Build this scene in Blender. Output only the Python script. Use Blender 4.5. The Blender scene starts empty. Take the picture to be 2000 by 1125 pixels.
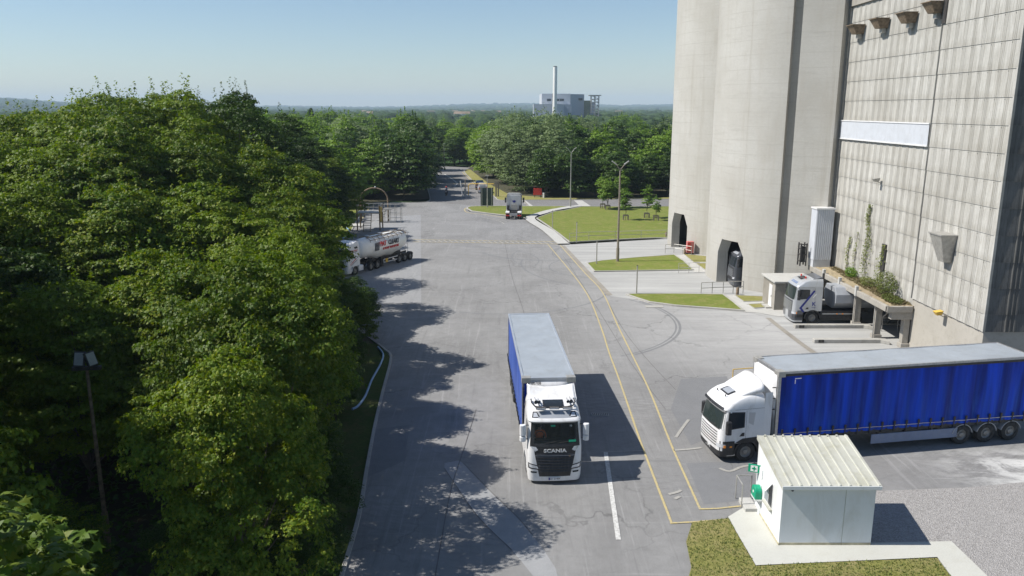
import bpy, bmesh, math, random
import numpy as np
from mathutils import Vector, Matrix
from mathutils.geometry import tessellate_polygon
R=math.radians; PI=math.pi
S=bpy.context.scene; COL=S.collection
# ---------------- camera, sky, sun, exposure ----------------
CAMH=16.6; PITCH=R(12.68); FPX=1556.0
cd=bpy.data.cameras.new('camera'); cam=bpy.data.objects.new('camera',cd); COL.objects.link(cam)
cam.location=(0,0,CAMH); cam.rotation_euler=(R(90)-PITCH,0,0)
cd.sensor_width=36; cd.lens=36*FPX/2000; cd.clip_start=0.1; cd.clip_end=40000
S.camera=cam
SUN=Vector((3.5,0.26,-4.0)).normalized()
elev=math.asin(-SUN.z)
W=bpy.data.worlds.new('World'); S.world=W; W.use_nodes=True
wn=W.node_tree; bg=wn.nodes['Background']
sky=wn.nodes.new('ShaderNodeTexSky'); sky.sky_type='NISHITA'; sky.sun_disc=False
sky.sun_elevation=elev; sky.sun_rotation=math.atan2(-SUN.x,-SUN.y)
sky.altitude=0; sky.air_density=1.0; sky.dust_density=0.3; sky.ozone_density=3.4
wn.links.new(sky.outputs[0],bg.inputs[0]); bg.inputs[1].default_value=0.085
sl=bpy.data.lights.new('sun','SUN'); sl.energy=5.0; sl.angle=R(0.5); sl.color=(1,0.955,0.89)
so=bpy.data.objects.new('sun',sl); COL.objects.link(so); so.rotation_euler=SUN.to_track_quat('-Z','Y').to_euler(); so.location=(-60,0,80)
S.view_settings.view_transform='Standard'; S.view_settings.look='None'; S.view_settings.gamma=1
S.view_settings.exposure=0.45
try:
    S.cycles.max_bounces=8; S.cycles.transparent_max_bounces=8; S.cycles.volume_bounces=0
    S.cycles.use_fast_gi=False
except Exception: pass
_c,_s=math.cos(PITCH),math.sin(PITCH)
def G(x,y,z=0.0):            # photo pixel -> ground point at height z
    a=(x-1000)/FPX; b=-(y-562.5)/FPX; dy=_c+b*_s; dz=-_s+b*_c; t=(z-CAMH)/dz
    return (a*t,dy*t)
def ZY(x,y,Y):               # photo pixel -> X,Z at distance Y
    a=(x-1000)/FPX; b=-(y-562.5)/FPX; dy=_c+b*_s; dz=-_s+b*_c; t=Y/dy
    return (a*t,CAMH+dz*t)
def WX(x,y,X):               # photo pixel -> Y,Z on the plane at X
    a=(x-1000)/FPX; b=-(y-562.5)/FPX; dy=_c+b*_s; dz=-_s+b*_c; t=X/a
    return (dy*t,CAMH+dz*t)
def PR(X,Y,Z):
    d=Y*_c-(Z-CAMH)*_s; u=Y*_s+(Z-CAMH)*_c
    return (1000+FPX*X/d,562.5-FPX*u/d)
# ---------------- materials ----------------
class NT:
    def __init__(s,name):
        s.m=bpy.data.materials.new(name); s.m.use_nodes=True; s.t=s.m.node_tree; s.b=s.t.nodes['Principled BSDF']
    def n(s,typ,**k):
        o=s.t.nodes.new(typ)
        for a,v in k.items():
            if a[0]=='i' and a[1:].isdigit(): o.inputs[int(a[1:])].default_value=v
            else: setattr(o,a,v)
        return o
    def l(s,a,b): s.t.links.new(a,b)
    def pos(s):
        return s.n('ShaderNodeNewGeometry').outputs['Position']
    def obj(s): return s.n('ShaderNodeTexCoord').outputs['Object']
    def mp(s,v,sc=(1,1,1),rot=(0,0,0),loc=(0,0,0)):
        m=s.n('ShaderNodeMapping'); m.inputs['Scale'].default_value=sc; m.inputs['Rotation'].default_value=rot; m.inputs['Location'].default_value=loc
        s.l(v,m.inputs[0]); return m.outputs[0]
    def noise(s,v,scale,detail=3,rough=.55,dist=0,sc=None,rot=(0,0,0)):
        if sc: v=s.mp(v,sc,rot)
        o=s.n('ShaderNodeTexNoise'); o.inputs['Scale'].default_value=scale; o.inputs['Detail'].default_value=detail
        o.inputs['Roughness'].default_value=rough; o.inputs['Distortion'].default_value=dist; s.l(v,o.inputs[0]); return o.outputs[0]
    def ramp(s,f,a,b,lo=0.,hi=1.):
        o=s.n('ShaderNodeMapRange'); o.clamp=True
        for i,v in enumerate((a,b,lo,hi)): o.inputs[i+1].default_value=v
        s.l(f,o.inputs[0]); return o.outputs[0]
    def math(s,op,a,b=0.):
        o=s.n('ShaderNodeMath',operation=op)
        for i,v in enumerate((a,b)):
            if isinstance(v,(int,float)): o.inputs[i].default_value=v
            else: s.l(v,o.inputs[i])
        return o.outputs[0]
    def mix(s,f,a,b,bt='MIX'):
        o=s.n('ShaderNodeMix',data_type='RGBA',blend_type=bt)
        for i,v in ((0,f),(6,a),(7,b)):
            if isinstance(v,(int,float)): o.inputs[i].default_value=v
            elif isinstance(v,tuple): o.inputs[i].default_value=(*v[:3],1)
            else: s.l(v,o.inputs[i])
        return o.outputs[2]
    def sep(s,v):
        o=s.n('ShaderNodeSeparateXYZ'); s.l(v,o.inputs[0]); return o.outputs
    def col(s,c): s.l(c,s.b.inputs['Base Color'])
    def bump(s,h,strength=.3,dist=.02):
        o=s.n('ShaderNodeBump'); o.inputs['Strength'].default_value=strength; o.inputs['Distance'].default_value=dist
        s.l(h,o.inputs['Height']); s.l(o.outputs[0],s.b.inputs['Normal'])
def mat(name,col,rough=.55,metal=0,var=.12,scale=2.5,bump=0,bs=40,dirt=None,dirt_amt=.5,coat=0,spec=.5):
    t=NT(name); v=t.obj()
    f=t.noise(v,scale,4)
    lo=tuple(max(0,c*(1-var)) for c in col); hi=tuple(min(1,c*(1+var)) for c in col)
    c=t.mix(t.ramp(f,.3,.7),lo,hi)
    if dirt:
        d=t.ramp(t.noise(v,scale*1.7,6,.7,.6,sc=(1,1,.35)),.5,.72,0,dirt_amt); c=t.mix(d,c,dirt)
    t.col(c); t.b.inputs['Roughness'].default_value=rough; t.b.inputs['Metallic'].default_value=metal
    t.b.inputs['Coat Weight'].default_value=coat; t.b.inputs['Specular IOR Level'].default_value=spec
    if bump: t.bump(t.noise(v,bs,3),bump,.01)
    return t.m
MT={}
def mk():
    MT['white']=mat('white_paint',(.70,.70,.70),.28,0,.03,1.2,dirt=(.42,.39,.34),dirt_amt=.5,coat=.3)
    MT['silver']=mat('silver_paint',(.50,.52,.54),.32,.45,.04,1.2,dirt=(.36,.34,.31),dirt_amt=.4,coat=.3)
    MT['greypanel']=mat('grey_paint',(.34,.36,.39),.4,.2,.05)
    MT['darkcab']=mat('dark_grey_paint',(.09,.095,.11),.3,.4,.06,coat=.4)
    MT['black']=mat('black_plastic',(.018,.018,.02),.45,0,.3,6,dirt=(.09,.085,.08),dirt_amt=.5)
    MT['tyre']=mat('tyre_rubber',(.022,.022,.022),.85,0,.3,5,.3,60,dirt=(.11,.1,.09),dirt_amt=.5)
    MT['alu']=mat('aluminium',(.45,.45,.45),.4,.7,.15,6,dirt=(.2,.18,.15),dirt_amt=.5)
    MT['chassis']=mat('chassis_steel',(.035,.033,.032),.7,.1,.3,4,dirt=(.13,.11,.09),dirt_amt=.6)
    MT['rust']=mat('rusty_steel',(.20,.15,.10),.8,.2,.4,6,.4)
    MT['galv']=mat('galvanised_steel',(.42,.41,.38),.5,.5,.15,5,dirt=(.24,.2,.15),dirt_amt=.4)
    MT['bluesheet']=mat('blue_grey_skirt',(.16,.20,.30),.5,.1,.12,2,dirt=(.3,.3,.3),dirt_amt=.3)
    MT['lampglass']=mat('lamp_glass',(.6,.62,.65),.1,.3,.2,20)
    MT['orange']=mat('amber_lens',(.85,.28,.03),.25,0,.1)
    MT['red']=mat('red_plastic',(.55,.035,.02),.4,0,.15,3)
    MT['green']=mat('green_sign_paint',(.0,.28,.15),.4,0,.06)
    MT['yellow']=mat('yellow_paint',(.62,.40,.06),.55,0,.15,3)
    MT['lettergrey']=mat('chrome_letter',(.75,.75,.74),.3,.3,.03)
    MT['letterblack']=mat('black_letter',(.015,.015,.02),.5,0,.05)
    MT['letterred']=mat('red_letter',(.55,.02,.02),.5,0,.05)
    MT['blueletter']=mat('dark_blue_decal',(.012,.02,.20),.4,0,.05)
    MT['palegrey']=mat('pale_roof_sheet',(.29,.32,.35),.5,0,.08,1.0,dirt=(.22,.225,.22),dirt_amt=.45)
    MT['tank']=mat('white_tank_paint',(.78,.77,.73),.3,0,.04,.8,dirt=(.5,.46,.39),dirt_amt=.5,coat=.3)
    MT['orangevest']=mat('hi_vis_orange',(.9,.16,.02),.7,0,.1)
    MT['skin']=mat('skin',(.55,.33,.24),.6,0,.05)
    MT['darkcloth']=mat('dark_cloth',(.03,.035,.06),.8,0,.2)
    MT['bluepaint']=mat('blue_car_paint',(.02,.04,.10),.25,.3,.05,coat=.5)
    MT['wood']=mat('grey_timber',(.22,.19,.15),.85,0,.25,8,.4)
    MT['rim']=mat('wheel_rim_steel',(.23,.23,.225),.45,.5,.15,6,dirt=(.12,.11,.09),dirt_amt=.6)
    MT['seam']=mat('crack_filler',(.105,.10,.098),.85,0,.3,4)
    MT['hose']=mat('blue_hose',(.22,.34,.48),.5,0,.15,5)
    MT['floodlight']=mat('floodlight_lens',(.30,.31,.30),.2,0,.1)
    # glass
    t=NT('windscreen_glass'); t.b.inputs['Base Color'].default_value=(.012,.016,.016,1); t.b.inputs['Roughness'].default_value=.05
    t.b.inputs['Transmission Weight'].default_value=0; t.b.inputs['Alpha'].default_value=.36; MT['glass']=t.m
    t=NT('green_tinted_glass'); t.b.inputs['Base Color'].default_value=(.03,.042,.04,1); t.b.inputs['Roughness'].default_value=.06
    t.b.inputs['Alpha'].default_value=.8; MT['glass2']=t.m
    t=NT('dark_glass'); t.b.inputs['Base Color'].default_value=(.02,.025,.03,1); t.b.inputs['Roughness'].default_value=.06; MT['dglass']=t.m
    # curtain tarpaulin; light and dark of the folds painted as colour bands
    for nm,c1,c2,c3 in (('blue_tarpaulin',(.001,.018,.20),(.004,.062,.60),(.03,.15,.52)),('faded_blue_tarpaulin',(.03,.07,.30),(.05,.11,.42),(.14,.2,.38))):
        t=NT(nm); v=t.obj()
        a=t.noise(v,1.5,3,.5,.3,sc=(1.3,1,.10)); b=t.noise(v,3,5,.6,.8,sc=(1.4,1,.12))
        c=t.mix(t.ramp(a,.35,.68),c1,c2); z=t.sep(v)[2]
        d=t.math('MULTIPLY',t.ramp(b,.42,.8),t.ramp(z,3.9,1.3,0,.55)); c=t.mix(d,c,c3)
        t.col(c); t.b.inputs['Roughness'].default_value=.45; t.b.inputs['Specular IOR Level'].default_value=.15
        w=t.noise(v,2.2,5,.6,1.6,sc=(1.7,1,.16),rot=(0,R(6),0)); t.bump(w,.35,.05); MT['curtain' if nm[0]=='b' else 'curtain2']=t.m
    # concrete silo
    t=NT('silo_concrete'); v=t.pos()
    a=t.noise(v,.22,5,.6,.3); b=t.noise(v,1.6,5,.65,.3,sc=(1,1,.12)); h=t.noise(v,1.1,5,.7,.2,sc=(.25,.25,2.6)); g=t.noise(v,6,5,.7)
    c=t.mix(t.ramp(a,.3,.7),(.39,.375,.335),(.455,.445,.41)); c=t.mix(t.ramp(b,.52,.75,0,.4),c,(.34,.31,.26))
    c=t.mix(t.ramp(h,.55,.72,0,.4),c,(.31,.295,.26)); c=t.mix(t.ramp(g,.4,.65,0,.25),c,(.33,.315,.28))
    z=t.sep(v)[2]; lw=t.math('MULTIPLY',t.ramp(z,5,0,0,.5),t.ramp(b,.3,.6)); c=t.mix(lw,c,(.30,.28,.24)); lf=t.math('FRACT',t.math('DIVIDE',z,1.25)); c=t.mix(t.math('MULTIPLY',t.math('LESS_THAN',lf,.05),t.ramp(a,.35,.65,.0,.30)),c,(.27,.25,.21)); ro=t.noise(v,.9,5,.7,.2,sc=(1.3,1.3,.035)); c=t.mix(t.ramp(ro,.56,.72,0,.45),c,(.30,.275,.225))
    t.col(c); t.b.inputs['Roughness'].default_value=.9; t.bump(t.math('ADD',g,h),.35,.03); MT['silo']=t.m
    # plain concretes
    def conc(name,c1,c2,c3,sc=1.0,bump=.4):
        t=NT(name); v=t.pos(); a=t.noise(v,.5*sc,5,.6,.3); b=t.noise(v,3*sc,6,.7,.4); f=t.noise(v,28*sc,4,.7)
        c=t.mix(t.ramp(a,.3,.7),c1,c2); c=t.mix(t.ramp(b,.5,.72,0,.6),c,c3); c=t.mix(t.ramp(f,.35,.7,0,.18),c,(c3[0]*.6,c3[1]*.6,c3[2]*.6))
        t.col(c); t.b.inputs['Roughness'].default_value=.92; t.bump(f,bump,.01); return t.m
    MT['conc']=conc('weathered_concrete',(.29,.27,.235),(.37,.35,.31),(.19,.175,.145))
    MT['conc_dark']=conc('dark_concrete',(.22,.20,.17),(.30,.28,.24),(.13,.12,.10))
    MT['plinth']=conc('block_plinth',(.35,.33,.285),(.41,.385,.34),(.28,.26,.215),.8)
    MT['kerb']=conc('kerb_stone',(.32,.31,.28),(.41,.40,.37),(.21,.20,.17))
    MT['path']=conc('path_concrete',(.40,.395,.37),(.46,.455,.43),(.31,.30,.27))
    MT['pad']=conc('pad_concrete',(.44,.44,.40),(.49,.49,.445),(.42,.41,.36),.6,.2)
    MT['canopyroof']=conc('mossy_canopy_roof',(.26,.20,.13),(.36,.30,.18),(.15,.12,.09),1.5,.9)
    # cladding: ribbed fibre cement with vertical staining; end copy darkened to paint in shade
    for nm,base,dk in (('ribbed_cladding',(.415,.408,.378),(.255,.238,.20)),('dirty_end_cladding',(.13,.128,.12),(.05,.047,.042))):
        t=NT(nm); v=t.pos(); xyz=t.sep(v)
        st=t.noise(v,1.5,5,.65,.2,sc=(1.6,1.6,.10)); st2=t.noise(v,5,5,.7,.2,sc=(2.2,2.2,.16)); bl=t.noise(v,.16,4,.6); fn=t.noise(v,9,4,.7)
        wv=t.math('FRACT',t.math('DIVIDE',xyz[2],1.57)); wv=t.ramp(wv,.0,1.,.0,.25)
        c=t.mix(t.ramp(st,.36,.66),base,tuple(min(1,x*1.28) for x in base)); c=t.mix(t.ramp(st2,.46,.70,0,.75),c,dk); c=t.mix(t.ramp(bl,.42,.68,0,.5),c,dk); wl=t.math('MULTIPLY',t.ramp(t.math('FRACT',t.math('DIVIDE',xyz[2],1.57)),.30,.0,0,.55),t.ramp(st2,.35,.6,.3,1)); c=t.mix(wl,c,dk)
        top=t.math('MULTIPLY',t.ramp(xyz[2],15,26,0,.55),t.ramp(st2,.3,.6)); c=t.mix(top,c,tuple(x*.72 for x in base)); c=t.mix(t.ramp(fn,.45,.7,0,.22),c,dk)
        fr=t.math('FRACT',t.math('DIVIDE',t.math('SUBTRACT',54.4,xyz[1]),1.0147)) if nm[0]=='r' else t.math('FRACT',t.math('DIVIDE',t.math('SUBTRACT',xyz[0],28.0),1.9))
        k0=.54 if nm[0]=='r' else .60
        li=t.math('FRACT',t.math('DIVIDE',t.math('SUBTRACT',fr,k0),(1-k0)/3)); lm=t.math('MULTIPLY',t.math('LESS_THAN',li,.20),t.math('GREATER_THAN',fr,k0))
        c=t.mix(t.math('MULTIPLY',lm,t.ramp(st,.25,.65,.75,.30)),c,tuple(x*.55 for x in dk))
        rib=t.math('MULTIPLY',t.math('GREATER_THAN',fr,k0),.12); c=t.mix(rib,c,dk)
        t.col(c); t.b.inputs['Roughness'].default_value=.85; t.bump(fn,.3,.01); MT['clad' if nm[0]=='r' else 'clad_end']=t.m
    # asphalt family
    def asphalt(name,base,light,dust,dustf=1.0,dark=.5,tracks=True,stretch=(1,1,1)):
        t=NT(name); v=t.pos(); xyz=t.sep(v)
        f=t.noise(v,26,5,.8); f2=t.noise(v,75,2,.8); m=t.noise(v,1.6,5,.65,.3); L=t.noise(v,.16,6,.68,.8)
        c=t.mix(t.ramp(L,.32,.68),base,light); c=t.mix(t.ramp(m,.42,.72,0,.45),c,tuple(x*.78 for x in base))
        c=t.mix(t.ramp(f,.3,.62,.55,0),c,tuple(x*.55 for x in base)); c=t.mix(t.ramp(f2,.52,.66,0,.35),c,tuple(min(1,x*1.7) for x in light))
        if tracks:
            for sc,rot,th,am in (((3.2,.09,1),R(6),.60,.26),((3.,.10,1),R(-28),.62,.22),((.10,2.6,1),R(4),.62,.24),((2.2,.07,1),R(24),.62,.2)):
                tr=t.noise(v,1.,5,.65,.9,sc=sc,rot=(0,0,rot)); c=t.mix(t.ramp(tr,th,th+.10,0,am),c,tuple(min(1,x*1.5) for x in light))
                c=t.mix(t.ramp(tr,.40,.30,0,.28),c,tuple(x*.6 for x in base))
            # curved tyre scuffs
            for cx,cy,sc,th in ((17,83,1.6,.60),(9,52,1.9,.61),(-2,70,1.4,.62)):
                w=t.n('ShaderNodeTexWave',wave_type='RINGS',rings_direction='Z'); w.inputs['Scale'].default_value=.42*sc; w.inputs['Distortion'].default_value=1.6; w.inputs['Detail'].default_value=3; w.inputs['Detail Scale'].default_value=.6
                t.l(t.mp(v,loc=(-cx,-cy,0)),w.inputs[0]); q=t.math('MULTIPLY',t.ramp(w.outputs[1],.80,.98),t.ramp(t.noise(v,.13,3),.5,.66,0,.22))
                c=t.mix(q,c,tuple(x*.62 for x in base))
        if dustf:
            dx=t.ramp(xyz[0],4,20,0,1); dy=t.math('MULTIPLY',t.ramp(xyz[1],44,56,0,1),t.ramp(xyz[1],112,96,0,1)); dn=t.ramp(t.noise(v,.7,6,.7,.5,sc=(.25,1.3,1)),.25,.6,.35,1)
            q=t.math('MULTIPLY',t.math('MULTIPLY',dx,dy),dn); c=t.mix(t.math('MULTIPLY',q,dustf),c,dust)
            # pale cement spill low right
            q=t.math('MULTIPLY',t.ramp(xyz[0],19,25,0,1),t.math('MULTIPLY',t.ramp(xyz[1],31,32.6),t.ramp(xyz[1],37.5,35.5))); q=t.math('MULTIPLY',q,t.ramp(t.noise(v,.9,6,.75,.8,sc=(.5,1,1)),.42,.56,0,.85)); c=t.mix(q,c,(.6,.6,.58))
        # cracks
        vo=t.n('ShaderNodeTexVoronoi',feature='DISTANCE_TO_EDGE'); vo.inputs['Scale'].default_value=.16
        nz=t.n('ShaderNodeTexNoise'); nz.inputs['Scale'].default_value=.8; nz.inputs['Detail'].default_value=5; t.l(v,nz.inputs[0])
        mx=t.n('ShaderNodeMix',data_type='VECTOR'); mx.inputs[0].default_value=.22; t.l(v,mx.inputs[4]); 
        sc_=t.n('ShaderNodeVectorMath',operation='SCALE'); t.l(nz.outputs[1],sc_.inputs[0]); sc_.inputs['Scale'].default_value=9; t.l(sc_.outputs[0],mx.inputs[5])
        t.l(mx.outputs[1],vo.inputs[0]); cr=t.math('MULTIPLY',t.ramp(vo.outputs[0],.010,.003,0,.55),t.ramp(t.noise(v,.09,2),.42,.6)); c=t.mix(cr,c,tuple(x*.4 for x in base))
        oil=t.ramp(t.noise(v,.45,4,.6,.6),.70,.80,0,.6); c=t.mix(oil,c,tuple(x*.4 for x in base))
        t.col(c); t.b.inputs['Roughness'].default_value=.88; t.bump(t.math('ADD',f,f2),.5,.012); return t.m
    MT['yard']=asphalt('yard_asphalt',(.178,.176,.172),(.275,.273,.268),(.36,.358,.35))
    MT['road']=asphalt('road_asphalt',(.17,.165,.16),(.215,.21,.205),(.4,.4,.38),0,tracks=True)
    MT['patch']=asphalt('patched_asphalt',(.165,.168,.172),(.195,.197,.2),(.4,.4,.38),0,tracks=False)
    MT['darkpatch']=asphalt('worn_dark_asphalt',(.085,.08,.076),(.15,.145,.14),(.4,.4,.38),0,tracks=True)
    MT['lightpatch']=asphalt('pale_patched_asphalt',(.27,.275,.28),(.31,.315,.32),(.4,.4,.38),0,tracks=False)
    MT['slab']=asphalt('pale_rectangle',(.245,.247,.25),(.28,.283,.285),(.42,.42,.41),0)
    MT['bay']=asphalt('dusty_bay_concrete',(.47,.465,.44),(.56,.555,.53),(.6,.6,.58),0,tracks=False)
    t=NT('bay_concrete'); v=t.pos(); a=t.noise(v,.8,5,.65,.4,sc=(.07,1.4,1)); b=t.noise(v,2.4,6,.7,.5,sc=(.12,1.2,1)); f=t.noise(v,14,5,.8); L=t.noise(v,.2,4)
    c=t.mix(t.ramp(a,.34,.64),(.255,.255,.248),(.375,.375,.36)); c=t.mix(t.ramp(b,.53,.72,0,.6),c,(.215,.215,.21)); c=t.mix(t.ramp(L,.35,.7,0,.3),c,(.43,.43,.415)); c=t.mix(t.ramp(f,.5,.75,0,.2),c,(.2,.2,.19)); t.col(c); t.b.inputs['Roughness'].default_value=.9; t.bump(f,.3,.01); MT['bay']=t.m
    # gravel
    t=NT('gravel'); v=t.pos(); vo=t.n('ShaderNodeTexVoronoi'); vo.inputs['Scale'].default_value=20; t.l(v,vo.inputs[0]); hs=t.sep(vo.outputs[1])
    f=t.noise(v,40,4,.8); L=t.noise(v,.5,5,.6)
    c=t.mix(hs[0],(.20,.19,.18),(.39,.375,.36)); c=t.mix(t.ramp(L,.3,.7,0,.45),c,(.28,.27,.26)); c=t.mix(t.ramp(f,.55,.7,0,.5),c,(.46,.45,.44)); t.col(c); t.b.inputs['Roughness'].default_value=.9
    t.bump(vo.outputs[0],.9,.04); MT['gravel']=t.m
    # markings
    for nm,c0 in (('yellow_line_paint',(.46,.37,.16)),('white_line_paint',(.55,.55,.53)),('pale_line_paint',(.33,.32,.29))):
        t=NT(nm); v=t.pos(); f=t.noise(v,9,6,.8); g=t.noise(v,1.2,4); 
        c=t.mix(t.ramp(f,.45,.62,0,.75),c0,(.24,.235,.22)); t.col(c); t.b.inputs['Roughness'].default_value=.8; MT[nm.split('_')[0]+'line']=t.m
    # grass
    def grass(name,c1,c2,c3,str_=0):
        t=NT(name); v=t.pos(); a=t.noise(v,.35,5,.65,.4); b=t.noise(v,5,6,.8); f=t.noise(v,30,5,.8); d=t.noise(v,1.3,4,.6,.4,sc=(.4,2.2,1)); e=t.noise(v,.9,6,.7,.5)
        c=t.mix(t.ramp(a,.32,.66),c1,c2); c=t.mix(t.ramp(d,.5,.7,0,.45),c,c3); c=t.mix(t.ramp(e,.48,.64,0,.75),c,c3); c=t.mix(t.ramp(b,.38,.62,.6,0),c,tuple(x*.55 for x in c1)); c=t.mix(t.ramp(f,.38,.65,.5,0),c,tuple(x*.5 for x in c1))
        t.col(c); t.b.inputs['Roughness'].default_value=.9; t.b.inputs['Specular IOR Level'].default_value=.15; t.bump(t.math('ADD',b,f),.8,.06); return t.m
    MT['grass']=grass('mown_grass',(.17,.225,.035),(.24,.27,.065),(.36,.30,.13))
    MT['grass2']=grass('dry_grass',(.26,.27,.07),(.36,.32,.13),(.44,.35,.19))
    MT['dry']=grass('dead_grass',(.22,.19,.09),(.30,.25,.13),(.24,.17,.09))
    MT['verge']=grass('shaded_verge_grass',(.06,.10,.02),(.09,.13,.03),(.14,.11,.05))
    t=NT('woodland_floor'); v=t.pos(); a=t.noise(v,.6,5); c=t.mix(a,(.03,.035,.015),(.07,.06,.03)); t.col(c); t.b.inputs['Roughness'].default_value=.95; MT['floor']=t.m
    # far land
    t=NT('far_land'); v=t.pos(); vo=t.n('ShaderNodeTexVoronoi'); vo.inputs['Scale'].default_value=.0035; t.l(t.mp(v,(1,.6,1)),vo.inputs[0]); h=t.sep(vo.outputs[1])
    c=t.mix(t.ramp(h[0],.2,.25),(.035,.065,.025),(.045,.08,.03)); c=t.mix(t.ramp(h[1],.72,.76,0,1),c,(.13,.17,.06)); c=t.mix(t.ramp(h[2],.90,.93,0,1),c,(.30,.24,.13))
    w=t.noise(v,.01,5,.7); c=t.mix(t.ramp(w,.42,.55),c,(.028,.05,.022)); t.col(c); t.b.inputs['Roughness'].default_value=1; t.b.inputs['Specular IOR Level'].default_value=0; MT['land']=t.m
    # leaves
    def leaf(name,c1,c2,c3,tr=.28,sat=1,rough=.55):
        t=NT(name); v=t.pos(); oi=t.n('ShaderNodeObjectInfo'); at=t.n('ShaderNodeAttribute',attribute_name='lv')
        a=t.noise(v,.45,4,.6); 
        c=t.mix(t.ramp(a,.3,.7),c1,c2); c=t.mix(t.ramp(at.outputs['Fac'],.55,1.,0,.75),c,c3); c=t.mix(t.ramp(oi.outputs['Random'],.3,1,0,.6),c,c2); c=t.mix(t.ramp(oi.outputs['Random'],.45,0,0,.55),c,tuple(x*.5 for x in c1))
        t.col(c); t.b.inputs['Roughness'].default_value=rough; t.b.inputs['Specular IOR Level'].default_value=.28
        tb=t.n('ShaderNodeBsdfTranslucent'); hs=t.n('ShaderNodeHueSaturation'); hs.inputs['Value'].default_value=1.5; hs.inputs['Saturation'].default_value=1.15; t.l(c,hs.inputs['Color']); t.l(hs.outputs[0],tb.inputs[0])
        ms=t.n('ShaderNodeMixShader'); ms.inputs[0].default_value=tr; t.l(t.b.outputs[0],ms.inputs[1]); t.l(tb.outputs[0],ms.inputs[2]); t.l(ms.outputs[0],t.t.nodes['Material Output'].inputs[0]); return t.m
    MT['maple']=leaf('maple_leaves',(.060,.132,.008),(.135,.20,.012),(.30,.31,.022))
    MT['willow']=leaf('willow_leaves',(.11,.165,.055),(.165,.22,.09),(.24,.29,.14),.3,rough=.6)
    MT['ash']=leaf('ash_leaves',(.085,.18,.016),(.15,.24,.026),(.24,.30,.05),.3,rough=.55)
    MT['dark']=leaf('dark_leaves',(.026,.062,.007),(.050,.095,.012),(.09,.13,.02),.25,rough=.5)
    MT['spruce']=leaf('spruce_needles',(.012,.025,.016),(.02,.038,.02),(.03,.05,.025),.1,rough=.7)
    MT['weed']=leaf('weed_leaves',(.11,.15,.03),(.17,.19,.06),(.26,.24,.09),.3,rough=.6)
    MT['bark']=mat('bark',(.11,.09,.065),.9,0,.35,3,.6,30)
mk()
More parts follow.
